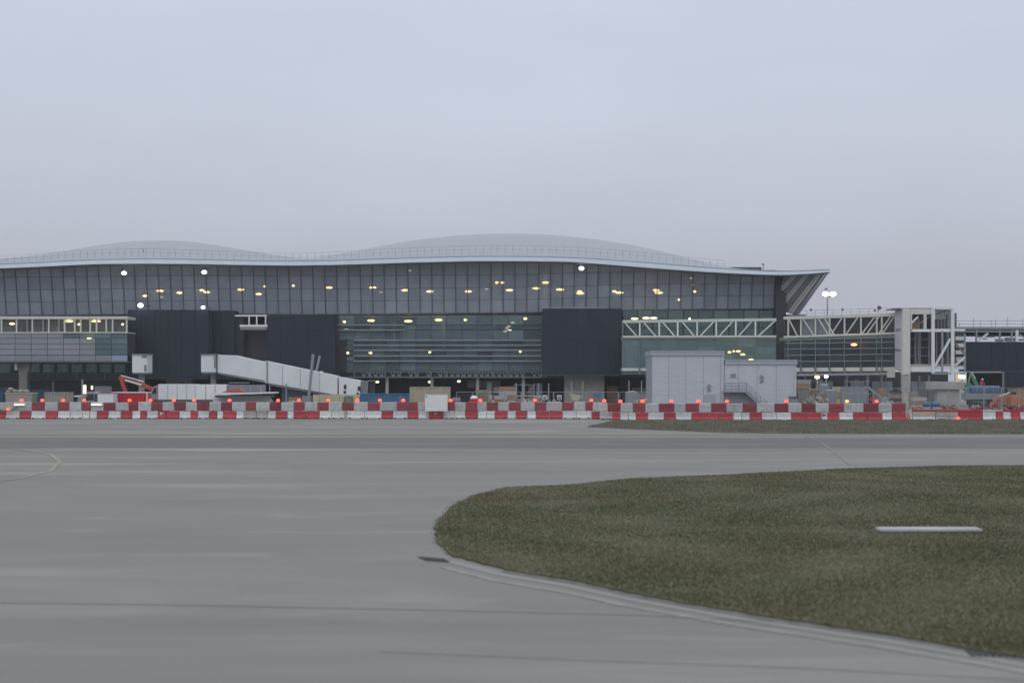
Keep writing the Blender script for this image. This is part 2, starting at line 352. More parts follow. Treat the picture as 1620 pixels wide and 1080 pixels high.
for j in range(nv):
    for i in range(nx):
        a = j*(nx+1)+i; b.f.append((a, a+1, a+nx+2, a+nx+1))
b.build('roof', 'roof', T, smooth=True)
# standing seams and guard rail on the roof
b = MB(); k = 0
for i in range(0, 200):
    X = XL+2+(XR-8-XL)*i/200
    if zc(X) < ze(X)+.5: continue
    pts = [(X, YE+1+(YC-YE)*2*v, roofz(X, v+.012)+.0) for v in (0,.07,.14,.22,.3,.4,.5)]
    for p,q in zip(pts, pts[1:]): b.bar(p, q, .07, .05)
tag(b.build('roof_seam', 'seamroof', T), kind='stuff')
b = MB(); prev = None
for i in range(0, 126):
    X = XL+2+i*1.15; y = YE+3; z = roofz(X, .0375)
    if X > X_(1160, YE): break
    b.bar((X,y,z), (X,y,z+1.0), .05)
    if prev:
        b.bar((prev[0],y,prev[2]+1.1), (X,y,z+1.1), .035); b.bar((prev[0],y,prev[2]+.55), (X,y,z+.55), .03)
    prev = (X,y,z)
tag(b.build('guard_rail', 'clad3', T), kind='stuff')
# fascia, gutter, soffit
def ribbon(name, m, z0f, z1f, y0, y1, n=200, xl=None, xr=None):
    b = MB(); xl = XL if xl is None else xl; xr = XR if xr is None else xr
    for i in range(n+1):
        X = xl+(xr-xl)*i/n; a, c = z0f(X), z1f(X)
        b.v += [(X,y0,a),(X,y0,c),(X,y1,c),(X,y1,a)]
    for i in range(n):
        k = i*4
        for q in range(4): b.f.append((k+q, k+(q+1)%4, k+4+(q+1)%4, k+4+q))
    b.f += [(0,3,2,1), (n*4,n*4+1,n*4+2,n*4+3)]
    return b.build(name, m, T)
ribbon('gutter', 'gutter', lambda X: ze(X)-.14, lambda X: ze(X)+.03, YE-.30, YE+.3)
ribbon('fascia', 'fascia', lambda X: zbm(X)+.12, lambda X: ze(X)-.145, YE-.42, YE+.2)
ribbon('fascia', 'mull', lambda X: zbm(X)-.05, lambda X: zbm(X)+.115, YE-.25, YE+.3)
def soff():
    b = MB(); n = 160; xr2 = X_(1300, YE)
    for i in range(n+1):
        X = XL+(xr2-XL)*i/n; b.v += [(X, YE+.3, zbm(X)+.02), (X, 262, zbm(X)+.35)]
    for i in range(n): b.f.append((i*2, i*2+1, i*2+3, i*2+2))
    b.build('soffit', 'soffit', T)
soff()
# upper leaning glass wall
YG = 250.0; LEAN = 1.9/8
def zb_glass(X): return Z_(interp(810+X*10, [(0,499),(300,496),(500,497),(560,497),(700,495.5),(850,494),(1000,490),(1225,488)]), YG)
def yl(z, zb): return YG-LEAN*(z-zb)
cols = []; X = X_(1226, YG); step = 1.87
while X > X_(-30, YG): cols.append(X); X -= step
cols = cols[::-1]; 
for i in range(len(cols)-1):
    x0, x1 = cols[i]+.05, cols[i+1]-.05; zb = zb_glass((x0+x1)/2); zt = zbm((x0+x1)/2*.98)+.25
    rows = [zb+.05]+[zb+r for r in (2.05, 3.95, 5.95)]+[zt]
    if rows[-1] <= rows[-2]+.3: rows.pop(-2)
    for a, c in zip(rows, rows[1:]):
        a2, c2 = a+.03, c-.03; j = random.uniform(-.012,.012)
        bb = MB(); ya, yc = yl(a2,zb)+j, yl(c2,zb)-j
        bb.add([(x0,ya,a2),(x1,ya,a2),(x1,yc,c2),(x0,yc,c2),(x0,ya+.06,a2),(x1,ya+.06,a2),(x1,yc+.06,c2),(x0,yc+.06,c2)],
            [(0,1,2,3),(7,6,5,4),(0,4,5,1),(1,5,6,2),(2,6,7,3),(3,7,4,0)])
        bb.build('glass_pane', 'glassU', T)
for i, X in enumerate(cols):
    zb = zb_glass(X); zt = zbm(X*.98)+.3
    MB().bar((X, yl(zb,zb)-.02, zb), (X, yl(zt,zb)-.02, zt), .13, .22).build('mullion', 'mull', T)
for r in (0, 2.05, 3.95, 5.95):
    bb = MB(); prev = None
    for X in cols:
        zb = zb_glass(X); p = (X, yl(zb+r, zb)+.04, zb+r)
        if prev and r: bb.bar(prev, p, .12, .07)
        if prev and not r: bb.bar(prev, p, .3, .16)
        prev = p
    bb.build('transom', 'mull', T)
# inside: floors, back wall, ceiling
MB().box(X_(-160,YG), X_(1224,YG), 251.2, 262, 14.0, 14.35).build('floor_slab', 'slabd', T)
MB().box(X_(-160,YG), X_(1224,YG), 250.6, 262, 8.6, 8.95).build('floor_slab', 'slabd', T)
MB().box(X_(-160,YG), X_(1224,YG), 250.2, 262, 4.4, 5.1).build('floor_slab', 'dark2', T)
MB().box(X_(-160,YG), X_(1224,YG), 262, 262.4, 0, 22.6).build('wall', 'inner', T)
MB().box(X_(1224,YG), X_(1240,YG), 248.0, 262.4, 0, 20.3).build('wall', 'dark2', T)
MB().box(X_(-160,YG), X_(-158,YG), 246.6, 262.4, 0, 22).build('wall', 'dark2', T)
for i in range(0, 17):
    X = X_(-120+i*82, YG); MB().cyl((X,255.5,8.95), (X,255.5,13.95), .3, 10).build('column', 'conc', T)
    MB().cyl((X,255.5,14.4), (X,255.5,20.5), .3, 10).build('column', 'conc', T)
# lower glazing between the dark boxes
mx = [531+24.35*i for i in range(-1, 14)]; mx = [530,536]+[560.4+24.35*i for i in range(0,12)]+[857.5]
mx = [530.5]+[536+24.35*i for i in range(0,13)]+[857.5]
rowY = [498.5, 514, 522, 538, 546, 554, 563, 571, 586.5]
for i in range(len(mx)-1):
    a, c = mx[i], mx[i+1]
    if c-a < 3: continue
    for j, (r0, r1) in enumerate(zip(rowY, rowY[1:])):
        if r1 > 540 and c < 547: continue
        MB().pb(a+.6, c-.6, r0+.4, r1-.4, YG-.0+random.uniform(-.02,.02), .05).build('window_pane', 'glassL', T)
for x in mx: MB().pb(x-.5, x+.5, 498.5, 586.5, YG-.12, .2).build('mullion', 'mull', T)
for r in rowY[1:-1]:
    x0 = 531 if r < 525 else 559
    x1 = 640 if r < 525 else 857
    MB().pb(x0, x1, r-.9, r+.9, YG-.55, .35).build('louvre', 'louvre', T)
MB().pb(530, 548, 538, 590, YG-.3, .4).build('wall', 'dark2', T)
mx2 = [985+24*i for i in range(0,10)]+[1224]
for a, c in zip(mx2, mx2[1:]):
    for r0, r1 in zip((490.5,505,519,533,552,570), (505,519,533,552,570,587)): MB().pb(a+.6, c-.6, r0+.4, r1-.4, YG+random.uniform(-.02,.02), .05).build('window_pane', 'glassR', T)
# roof truss of the undercroft
b = MB(); b.pb(530, 905, 587, 588.6, YG-.3, .3); b.pb(530, 905, 595.8, 597.4, YG-.3, .3); b.build('edge_beam', 'mull2', T)
b = MB(); x = 572
while x < 900:
    p, q, r = wp(x,589,YG-.2), wp(x+3.1,595.5,YG-.2), wp(x+6.2,589,YG-.2); b.bar(p,q,.10); b.bar(q,r,.10); b.pb(x+1.6,x+6.4,593,595.2,YG-.15,.15); x += 9.3
    if random.random() < .12: x += 9.3
tag(b.build('truss_web', 'louvre', T), kind='stuff')
for x in (536,560.4,584.7,609,633.4,657.8,682,706.4,730.8,755,779.6,804,828):
    MB().pb(x-.8, x+.8, 588.6, 595.8, YG-.35, .2).build('bracket', 'mull2', T)
for x in (612, 683, 755.5, 828):
    MB().cyl((X_(x,YG),YG+.6,0), (X_(x,YG),YG+.6,4.35), .27, 12).build('column', 'conc', T)
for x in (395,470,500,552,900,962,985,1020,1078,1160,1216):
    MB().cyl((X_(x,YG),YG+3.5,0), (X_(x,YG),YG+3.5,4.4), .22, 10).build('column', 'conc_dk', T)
# dark panel boxes on the facade
def panel_box(px0, px1, py0, py1, Y, dep, cols_, rows_):
    Yb = Y+.12
    MB().pb(px0, px1, py0, py1, Yb, dep).build('wall', 'dark2', T)
    for i in range(cols_):
        for j in range(rows_):
            a = px0+(px1-px0)*i/cols_; c = px0+(px1-px0)*(i+1)/cols_; d = py0+(py1-py0)*j/rows_; e = py0+(py1-py0)*(j+1)/rows_
            MB().pb(a+.15, c-.15, d+.15, e-.15, Y, .11).build('cladding_panel', 'dark', T)
panel_box(858.5, 984, 488, 592, 246, 4.2, 7, 4)
MB().pb(858.5, 950, 485.6, 487.2, 246.4, .2).build('edge_trim', 'louvre', T)
MB().pb(855, 980, 592.4, 593.8, 246.2, .3).build('edge_trim', 'mull2', T)
panel_box(202, 330, 490, 600, 243, 7, 6, 4)
panel_box(330, 371, 491, 600, 246, 4, 2, 4)
panel_box(371, 386, 498, 600, 246.5, 3.5, 1, 4)
panel_box(422, 530, 497.5, 600, 246.5, 3.8, 5, 4)
MB().pb(386, 422, 522, 600, 248.5, 1.3).build('wall', 'dark2', T)
b = MB(); b.pb(370,422,498,500.5,246.3,.3); b.pb(379,423,513.5,517,246.3,.3)
for x in (393,405,419): b.pb(x,x+2,500.5,513.5,246.3,.25)
b.build('window_frame', 'white', T)
MB().pb(380,422,517.2,521.5,246.4,.2).build('cladding_panel', 'clad', T)
# undercroft walls and odd pieces of building work
MB().pb(893, 956, 593.8, 641, 249, 3).build('wall', 'beige', T)
MB().pb(262, 302, 596, 641, 247.5, 3).build('wall', 'beige', T)
MB().pb(1000, 1030, 613, 641, 252, 3).build('wall', 'beige', T)
MB().pb(780, 815, 612, 622, 252, 1).build('wall', 'beige', T)
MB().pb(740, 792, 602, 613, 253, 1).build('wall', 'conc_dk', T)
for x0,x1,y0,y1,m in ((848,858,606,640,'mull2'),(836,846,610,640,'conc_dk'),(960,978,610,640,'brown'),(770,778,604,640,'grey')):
    MB().pb(x0,x1,y0,y1,251.5,.3).build('door_panel', m, T)
# lit fixtures
for p in ((229,468),(253,460,12),(284,463,10),(319,459),(327,462,11),(381,458,11),(409,465,10),(419,453,5),(464,452,5),(521,455,11),(590,455,12),(640,459,11),(680,461,12),(741,461,12),(786,447,6),(795,447,6),(806,459,12),(848,456,12),(863,447,11),(886,458,13),(917,461,8),(918,464,13),(980,463,13),(972,461,7),(1038,459,11),(1042,463,14),(1099,461,5),(1074,474,4),
          (255,502,5)):
    lamp(T, p[0], p[1], 253.5, p[2] if len(p) > 2 else 8, 3.6)
for x,y,w in ((545,509,5),(587,507,12),(646,508,13),(694,506,12),(736,506,5),(831,504,6),(549,558,7),(586,558,6),(680,557,4),(823,556,4)):
    lamp(T, x, y, 252.6, w, 3.6)
for x,y in ((648,428),(603,462),(1094,440),(1096,450),(770,457),(256,470),(548,521),(802,519),(806,522),(799,524),(811,510),(805,516)):
    lamp(T, x, y, 252.3, 7, 2.6, 'L_dim')
for x,y in ((597,604),(680,604),(726,603)): lamp(T, x, y, 252, 6, 3.6, 'L_dim')
for x,y,w in ((70,603,8),(115,603,12),(155,603,12),(93,603,4)): lamp(T, x, y, 253, w, 3.2, 'L_yel' if x == 155 else 'L_dim')
for x,y,r in ((222,483,8),(321,486,5.5),(920,424.5,7.5),(196,432,7),(323,430.5,7)):
    Y = 246.0 if y < 440 else 242.5
    o = lamp(T, x, y, Y, r, r*.75, 'L_wht', 'floodlight')
    c = wp(x,y,Y); MB().box(c.x-.4,c.x+.4,c.y+.42,c.y+.6,c.z-.25,c.z+.3).build('lamp_housing', 'mull', o)
    MB().cyl((c.x,c.y+.5,c.z),(c.x,249.5,c.z+.25),.05,6).build('bracket', 'mull', o)
# wing of the canopy with its slatted screen
TL, TR, BR, BL = wp(1240.5,438,247.2), wp(1310.5,432.3,245.3), wp(1264,498,248.4), wp(1227,488,249.2)
n = 15
MB().add([TL+Vector((0,.5,0)),TR+Vector((-.4,.5,0)),BR+Vector((-.4,.5,0)),BL+Vector((0,.5,0)), TL+Vector((0,.7,0)),TR+Vector((-.4,.7,0)),BR+Vector((-.4,.7,0)),BL+Vector((0,.7,0))],
   [(0,1,2,3),(7,6,5,4),(0,4,5,1),(1,5,6,2),(2,6,7,3),(3,7,4,0)]).build('screen_backing', 'hoard', T)
def clip_poly(P, A, B):          # keep the part of P right of the line A->B
    out_ = []
    def side(p): return (B[0]-A[0])*(p[1]-A[1])-(B[1]-A[1])*(p[0]-A[0])
    for p, q in zip(P, P[1:]+P[:1]):
        a, c = side(p), side(q)
        if a <= 0: out_.append(p)
        if a*c < 0: t = a/(a-c); out_.append((p[0]+(q[0]-p[0])*t, p[1]+(q[1]-p[1])*t))
    return out_
def screen_Y(x, y): return 247.2-(x-1240.5)*.027+(y-438)*.036
for i in range(22):
    xa = 1310.5-(i+.06)*5.0; xb = xa-3.0 if i%2 else xa-3.6
    P = clip_poly([(xa,432.3+(1310.5-xa)*.08),(xb,432.3+(1310.5-xb)*.08),(xb-46.5,498-(1310.5-xb)*.2),(xa-46.5,498-(1310.5-xa)*.2)], (1240.5,438), (1227,488))
    if len(P) < 3: P = []
    P = P if P else None
    if P is None: continue
    P = [p for p in P if p[0] > 1224]
    if len(P) < 3: continue
    vs_ = [wp(x,y,screen_Y(x,y)-.05) for x,y in P]; k = len(vs_)
    MB().add(vs_+[v+Vector((0,.25,0)) for v in vs_], [tuple(range(k)),tuple(range(2*k-1,k-1,-1))]+[(q,(q+1)%k,(q+1)%k+k,q+k) for q in range(k)]).build('slat', 'cream' if (i//2)%2 else 'clad2', T)
MB().pb(1238, 1276, 497.5, 501.5, 248, .6).build('edge_beam', 'mull', T)
MB().bar(TL, BL, .12).build('edge_trim', 'louvre', T)
MB().cyl(wp(1207.5,430,248), wp(1207.5,418,248), .05, 6).build('mast', 'mull', T)
MB().pb(1205.8,1209.2,416.8,419.2,248,.2).build('mast_head', 'mull', T)
MB().cyl(wp(227,412,252), wp(227,393,252), .07, 6).build('mast', 'louvre', T)

# ================================================================== air
hm_ = bpy.data.materials.new('haze_air'); hm_.use_nodes = True; t_ = hm_.node_tree; t_.nodes.remove(t_.nodes['Principled BSDF'])
pv = t_.nodes.new('ShaderNodeVolumePrincipled'); pv.inputs['Color'].default_value = (.90,.93,.97,1); pv.inputs['Density'].default_value = .00018; pv.inputs['Anisotropy'].default_value = .0
t_.links.new(pv.outputs[0], t_.nodes['Material Output'].inputs['Volume'])
tag(MB().box(-3600,3600,-400,5100,-1,38).build('haze', hm_), kind='stuff')
# ================================================================== LEFT LINK BRIDGE
LY = 236.0
LB = thing('link_bridge', 'grey panelled elevated link bridge with a white framed window band on a flared column', 'bridge', (X_(20,LY), LY+2, 0))
pxs = [-76,-51,-26,-1,24,49.5,75,100.5,126,151,176.5,201.5]; pys = [527,535,544,552.5,561.5]
MB().pb(-80,201.5,527,561.5,LY+.1,5).build('deck', 'dark2', LB)
for i in range(len(pxs)-1):
    for j in range(4):
        a,c = pxs[i],pxs[i+1]; m = 'clad'
        if (j == 0 and a >= 100) or a >= 150: m = 'glassR'
        MB().pb(a+.4,c-.4,pys[j]+.35,pys[j+1]-.35,LY,.08).build('cladding_panel', m, LB)
    MB().pb(pxs[i]+.3,pxs[i+1]-.3,562,571,LY-.15,.3).build('cladding_panel', 'clad3' if pxs[i] > 170 else 'clad2', LB)
MB().pb(-80,201.5,571.3,573,LY-.1,5.3).build('soffit', 'mull', LB)
MB().pb(-80,201.5,500.3,504.6,LY-.1,5.2).build('roof_beam', 'cream', LB)
MB().pb(-80,201.5,525,526.8,LY-.1,5.2).build('sill', 'cream', LB)
MB().pb(-80,201.5,504.8,525,LY+3.5,.1).build('wall', 'inner', LB)
for x in (-58,-36,-22,2,26,43,51,68,77,93,102,118,127.5,142.5,152.5,168,178,200):
    MB().pb(x-1.1,x+1.1,504.6,525,LY,.35).build('post', 'cream' if x not in (43,68,93) else 'clad2', LB)
xs_ = [-58,-22,2,26,51,77,102,127.5,152.5,178,200]
for a,c in zip(xs_, xs_[1:]): MB().pb(a+1.2,c-1.2,504.8,524.8,LY+.25,.05).build('window_pane', 'glassB', LB)
for a,c in ((3,19),(50,66),(73,90),(186,196)): MB().pb(a,c,517,524.5,LY+.8,.6).build('cabinet', 'jet', LB)
for x,y,w in ((19,512,9),(109,508,14),(152,508,15),(125,513,5),(194,513,4)): lamp(LB,x,y,LY+1.4,w,3.6)
lamp(LB,141,535,LY-.6,8,2,'L_dim','lamp')
zt = Z_(573,LY)-.05; x0 = X_(33,LY); bb = MB()
def col_prof(w0, w1, zz0, zz1):
    return [(x0-w0,LY+1,zz0),(x0+w0,LY+1,zz0),(x0+w0,LY+2.2,zz0),(x0-w0,LY+2.2,zz0),(x0-w1,LY+1,zz1),(x0+w1,LY+1,zz1),(x0+w1,LY+2.2,zz1),(x0-w1,LY+2.2,zz1)]
FC = [(0,3,2,1),(4,5,6,7),(0,1,5,4),(1,2,6,5),(2,3,7,6),(3,0,4,7)]
bb.add(col_prof(.62,.62,0,Z_(592,LY)), FC); bb.add(col_prof(.62,1.05,Z_(592,LY),zt-.3), FC); bb.add(col_prof(1.05,1.1,zt-.3,zt), FC)
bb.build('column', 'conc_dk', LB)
MB().pb(23,27,574,585,LY+.5,.4).build('bearing_pad', 'conc', LB)
# ground floor behind the link bridge
GF = thing('ground_floor_block', 'dark ground floor storey with small square windows under the link bridge', 'building', (X_(90,246),247,0))
MB().pb(-80,202,574,650,246.4,6).build('wall', 'dark2', GF)
x = -70
while x < 195:
    if not (22 < x+9 < 46):
        fr = MB().pb(x+2,x+20,575.5,590,246.25,.12).build('window', 'mull', GF); MB().pb(x+3.4,x+18.8,576.5,589,246.2,.04).build('pane', 'glassR', fr)
    x += 22.6
for y in (592.3,596,600): MB().pb(-80,202,y-.7,y+.5,246.1,.2).build('louvre', 'mull2', GF)
for x in range(-60,200,45): MB().pb(x,x+1.5,590,600,246.0,.2).build('post', 'mull2', GF)
for x in (40,82,129): MB().pb(x,x+3,603,640,245.5,.4).build('column', 'grey', GF)
MB().pb(144,146.5,610,616,245,.2).build('lamp', 'L_dim', GF)

# ================================================================== RIGHT LINK BRIDGES
def truss_bridge(name, label, x0, x1, Y0, Y1, tops, verts, braces, steel, chord, glass_rows, louv):
    o = thing(name, label, 'bridge', (X_((x0+x1)/2,(Y0+Y1)/2), (Y0+Y1)/2+2, 0))
    def YY(px): return Y0+(Y1-Y0)*(px-x0)/(x1-x0)
    def P(px, t, off=0):       # t: row name
        y = tops[t][0]+(tops[t][1]-tops[t][0])*(px-x0)/(x1-x0); return wp(px,y,YY(px)+off)
    def slab(nm, a, c, t0, t1, m, dep, off=0):
        A,B,Cc,D = P(a,t0,off),P(c,t0,off),P(c,t1,off),P(a,t1,off); k = Vector((0,dep,0))
        return MB().add([D,Cc,Cc+k,D+k,A,B,B+k,A+k], FC).build(nm, m, o)
    w = .22
    MB().bar(P(x0,'ct'),P(x1,'ct'),.3,.42).build('top_chord', chord, o)
    MB().bar(P(x0,'cb'),P(x1,'cb'),.3,.3).build('bottom_chord', chord, o)
    MB().bar(P(x0,'ct',4),P(x1,'ct',4),.3,.35).build('top_chord', chord, o)
    for v in verts:
        MB().bar(P(v,'ct'),P(v,'cb'),w).build('vertical_post', steel, o)
        MB().bar(P(v,'ct',4),P(v,'cb',4),w).build('vertical_post', steel, o)
        MB().bar(P(v,'ct',.2),P(v,'ct',3.8),.16).build('cross_beam', steel, o)
    for a,ta,c,tc_ in braces:
        MB().bar(P(a,ta),P(c,tc_),.17).build('brace', 'white' if steel != 'cream' else 'cream', o)
        if random.random() < .6: MB().bar(P(a,ta,4),P(c,tc_,4),.15).build('brace', steel, o)
    for i,(r0,r1) in enumerate(zip(glass_rows,glass_rows[1:])):
        vv = [x0]+[v for v in verts if x0+4 < v < x1-4]+[x1]
        for a,c in zip(vv,vv[1:]): slab('window_pane', a+.5, c-.5, r0, r1, glass_m, .05, .1)
    for v in verts: MB().bar(P(v,'cb',-.02),P(v,glass_rows[-1],-.02),.11).build('mullion', 'mull2' if steel != 'cream' else 'greensteel', o)
    for l in louv: MB().bar(P(x0+3,l,-.35),P(x1-3,l,-.35),.25,.09).build('louvre', 'louvre', o)
    slab('floor_beam', x0, x1, 'b0', 'b1', 'cream', 4.6, -.15)
    slab('soffit', x0, x1, 'b1', 'b2', 'mull', 4.2, .1)
    slab('wall', x0, x1, 'cb', 'b0', 'inner', .1, 4.2)
    if steel == 'cream':
        vv = [x0]+[v for v in verts if v != 1395]+[x1]
        for a,c in zip(vv,vv[1:]): slab('back_panel', a+.6, c-.6, 'bt', 'cb', 'clad' if 1250 < a < 1300 else 'dark2', .1, 4.4)
    slab('roof', x0, x1, 'cb', 'cb2', 'greensteel', 4.0, .15)
    for v in verts: slab('bracket', v-1.6, v+1.6, 'b0', 'b2', 'mull2', .2, -.4)
    return o, P
glass_m = 'glassR'
tops = dict(ct=(508.5,505.5), cb=(532.5,532), cb2=(537,536.5), g0=(537.5,537), g1=(549,548.5), g2=(560,560), g3=(571,571), g4=(581.5,581.5), b0=(582,582), b1=(586.5,587), b2=(592,592), l0=(549,548.5))
vs = [1012,1043,1072,1103,1133,1164,1195]
br = [(987,'ct',1008,'cb'),(1017,'ct',1038,'cb'),(1047,'ct',1068,'cb'),(1078,'ct',1099,'cb'),(1107,'cb',1131,'ct'),(1137,'cb',1161,'ct'),(1168,'cb',1191,'ct'),(1199,'cb',1228,'ct')]
B1, P1 = truss_bridge('glazed_walkway', 'teal glazed walkway with a white zigzag truss roof, behind the grey plant building', 985, 1228, 241, 240, tops, vs, br, 'white', 'cream', ['g0','g1','g2','g3','g4'], [])
MB().bar(P1(985,'ct'),P1(985,'b0'),.2).build('end_post', 'mull2', B1)
for x,y,w in ((1154,557,6),(1161,555.5,4),(1168,555.5,8),(1175,560.5,8),(1188,569,9)): lamp(B1,x,y,242.5,w,3.4,'L_yel')
for x,y in ((1004,504),(1022,503),(1034,503)): lamp(B1,x,y,246,12,3.4,'L_dim','lamp')
lamp(B1,1091,504.5,246,3,3,'L_yel','lamp')
glass_m = 'glassD'
tops = dict(bt=(505.5,500), ct=(503,497), cb=(533,527), cb2=(538.5,534), g0=(539,534.5), g1=(551.5,549), g2=(561.5,560), g3=(571.5,571), g4=(581.5,580), b0=(581.8,580.5), b1=(588,586.5), b2=(593,591), l0=(543,541), l1=(552,550.5), l2=(562,560), l3=(571.5,570.5))
vs = [1247,1267,1290,1312.5,1336,1362,1387,1395]
br = [(1247,'ct',1262,'cb'),(1269,'ct',1288,'cb'),(1293,'ct',1311,'cb'),(1303,'ct',1320,'cb'),(1314,'cb',1334,'ct'),(1338,'cb',1359,'ct'),(1363,'cb',1386,'ct'),(1371,'cb',1393,'ct'),(1390,'cb',1411,'ct'),(1396,'cb',1417,'ct')]
B2, P2 = truss_bridge('glazed_walkway', 'dark glazed walkway under a cream zigzag truss, ending at the white steel tower', 1240, 1416, 240, 232, tops, vs, br, 'cream', 'cream', ['g0','g1','g2','g3','g4'], ['l0','l1','l2','l3'])
B2['group'] = B1['group'] = 'glazed walkways right of the terminal'
lamp(B2,1351,545,233.0,10,4,'L_org','lamp')
for x in (1410,): MB().pb(x-4,x+6,586.8,597,229,1.2).build('bearing_block', 'cream', B2)
b = MB(); b.bar(P2(1262,'ct',3)+Vector((0,0,1.05)),P2(1416,'ct',3)+Vector((0,0,.9)),.05); b.bar(P2(1262,'ct',3)+Vector((0,0,.6)),P2(1416,'ct',3)+Vector((0,0,.5)),.04)
for x in range(1262,1418,14): b.bar(P2(x,'ct',3),P2(x,'ct',3)+Vector((0,0,1.0)),.05)
b.build('guard_rail', 'galv', B2)
for x,y in ((1283,490),(1333,489.5),(1384,491)): c = wp(x,y,238); MB().ball(c,.2,8,6).build('roof_fitting', 'mull', B2)
c = wp(1391,487,236); MB().bar(c-Vector((.2,0,.7)),c,.06).build('antenna', 'mull', B2); MB().cyl(c-Vector((0,.1,0)),c+Vector((0,.1,.05)),.32,10).build('dish', 'mull', B2)

# ground floor below those bridges
G2 = thing('ground_floor_block', 'dark grey ground floor wall seen under the two glazed walkways', 'building', (X_(1300,252),253,0))
MB().pb(985,1500,588,650,252.5,4).build('wall', 'dark2', G2)
for x in (1180,1230,1274,1340,1373,1395,1455,1470): MB().pb(x-1.2,x+1.2,594,640,250,.5).build('column', 'grey', G2)
for a,c,m in ((1290,1318,'hoard'),(1345,1368,'grey'),(1380,1412,'hoard'),(1442,1452,'grey'),(1456,1468,'hoard'),(1475,1486,'grey')): MB().pb(a,c,603,640,251,.3).build('door_panel', m, G2)
MB().bar(wp(1262,593,238),wp(1412,591,232),.3).build('pipe', 'galv', G2)

# ================================================================== STEEL TOWER
TY = 226.0
K = thing('steel_tower', 'white steel framed stair tower, two storeys open, at the end of the glazed walkway', 'tower', (X_(1470,TY),TY+3,0))
def kb(nm, a, c, d, e, m, Y=TY, dep=.4): return MB().pb(a,c,d,e,Y,dep).build(nm,m,K)
P_ = [wp(1416,492,231),wp(1428,488,226.5),wp(1428,588,226.5),wp(1416,584,231)]
k = Vector((.3,.2,0)); MB().add(P_+[p+k for p in P_], FC).build('wall', 'clad2', K)
for i in range(3):
    a = i/3+.02; c = (i+1)/3-.02
    q = [P_[0].lerp(P_[3],a),P_[1].lerp(P_[2],a),P_[1].lerp(P_[2],c),P_[0].lerp(P_[3],c)]; k2 = Vector((-.06,-.06,0))
    MB().add([p+k2 for p in q]+q, FC).build('cladding_panel', 'plant', K)
kb('corner_post',1428,1440,488,592,'cream',TY-.2,1.2); kb('column',1428,1440.5,592,646,'conc',TY-.1,1.1)
kb('top_beam',1440.4,1474,488.6,497,'cream'); kb('post',1440.4,1443,497,523,'cream',TY); kb('post',1461.5,1466,497.2,520.5,'cream')
kb('post',1474,1478.8,486,590,'jet',TY-.3); kb('post',1505,1510,487,593,'jet',TY-.3); kb('top_beam',1478.8,1505,486,489.5,'jet',TY-.25)
kb('floor_beam',1440.4,1474,521,524.6,'white'); kb('floor_beam',1478.8,1527,520,523.5,'white')
kb('floor_beam',1440.4,1474,580,588,'jet'); kb('floor_beam',1478.8,1527,579,584,'jet'); kb('edge_trim',1474,1527,589.5,592,'louvre',TY-.2)
kb('floor_deck',1440.4,1474,576,579.5,'tan',TY+.5,4); kb('floor_deck',1478.8,1527,576.5,578.6,'brown',TY+.5,4)
kb('wall',1440.5,1527,524.8,576,'dark2',TY+6,.3); kb('wall',1440.5,1476,497,520.5,'dark2',TY+6,.3)
kb('roof_deck',1416,1505,487,488.4,'clad2',TY+.1,5.5)
for a,c in ((1447,1450),(1452,1457),(1469,1471),(1481,1483),(1489,1492),(1498,1501)): kb('inner_post',a,c,524.8,576,'grey',TY+3,.3)
for a,c in ((1452,1456),(1497,1499)): kb('inner_post',a,c,497,520,'clad2',TY+3,.3)
MB().bar(wp(1479,579,TY-.1),wp(1503,536,TY-.1),.30).build('brace','jet',K)
MB().bar(wp(1511,578,TY-.1),wp(1526,565,TY-.1),.28).build('brace','jet',K)
MB().bar(wp(1512,543,TY+.6),wp(1526,560,TY+.6),.22).build('brace','brown',K)
MB().bar(wp(1442,511,TY),wp(1452,501,TY),.22).build('brace','jet',K)
MB().bar(wp(1480,497,TY+1),wp(1505,488.5,TY+1),.12).build('brace','louvre',K)
kb('post',1489.5,1492.5,523.6,589,'louvre',TY-.15,.25)
MB().bar(wp(1443,519,TY+2),wp(1472,500,TY+2),.16).build('brace','cream',K)
for y in (536,549,562): MB().pb(1441,1474,y,y+1,TY+2.4,.08).build('guard_rail','grey',K)
for y in (567,571): MB().pb(1479,1526,y,y+.8,TY+.3,.06).build('guard_rail','jet_dk',K)
kb('post',1525.5,1528,528,589,'louvre',TY-.15,.25)
kb('panel',1510.4,1513.6,495,517,'mull',TY-.1)
for x in (1452,1458,1484,1489,1494,1500): kb('glazing_bar',x,x+.8,490,519.5,'louvre',TY+.6,.1)
kb('window_pane',1479.5,1504.5,489.8,519.8,'glassB',TY+.8,.05)
for j in range(4): kb('panel',1512+j%2,1526,532+j*11,538+j*11,'jet',TY+4.5,.2)
for px0,px1,py0,lab in ((1480,1497,506,'brown crate on the upper floor of the steel tower, behind glass'),(1441.5,1455,508,'brown crate on the upper floor of the steel tower, by the clad corner')):
    cr_ = thing('crate', lab, 'crate', wp((px0+px1)/2,520.5,TY+1.3), 'crates on the tower floor')
    MB().pb(px0,px1,py0,520.2,TY+1.0,1.2).build('crate_body','brown',cr_); MB().pb(px0-.5,px1+.5,py0-1.2,py0-.2,TY+.95,1.3).build('lid','conc_dk',cr_)
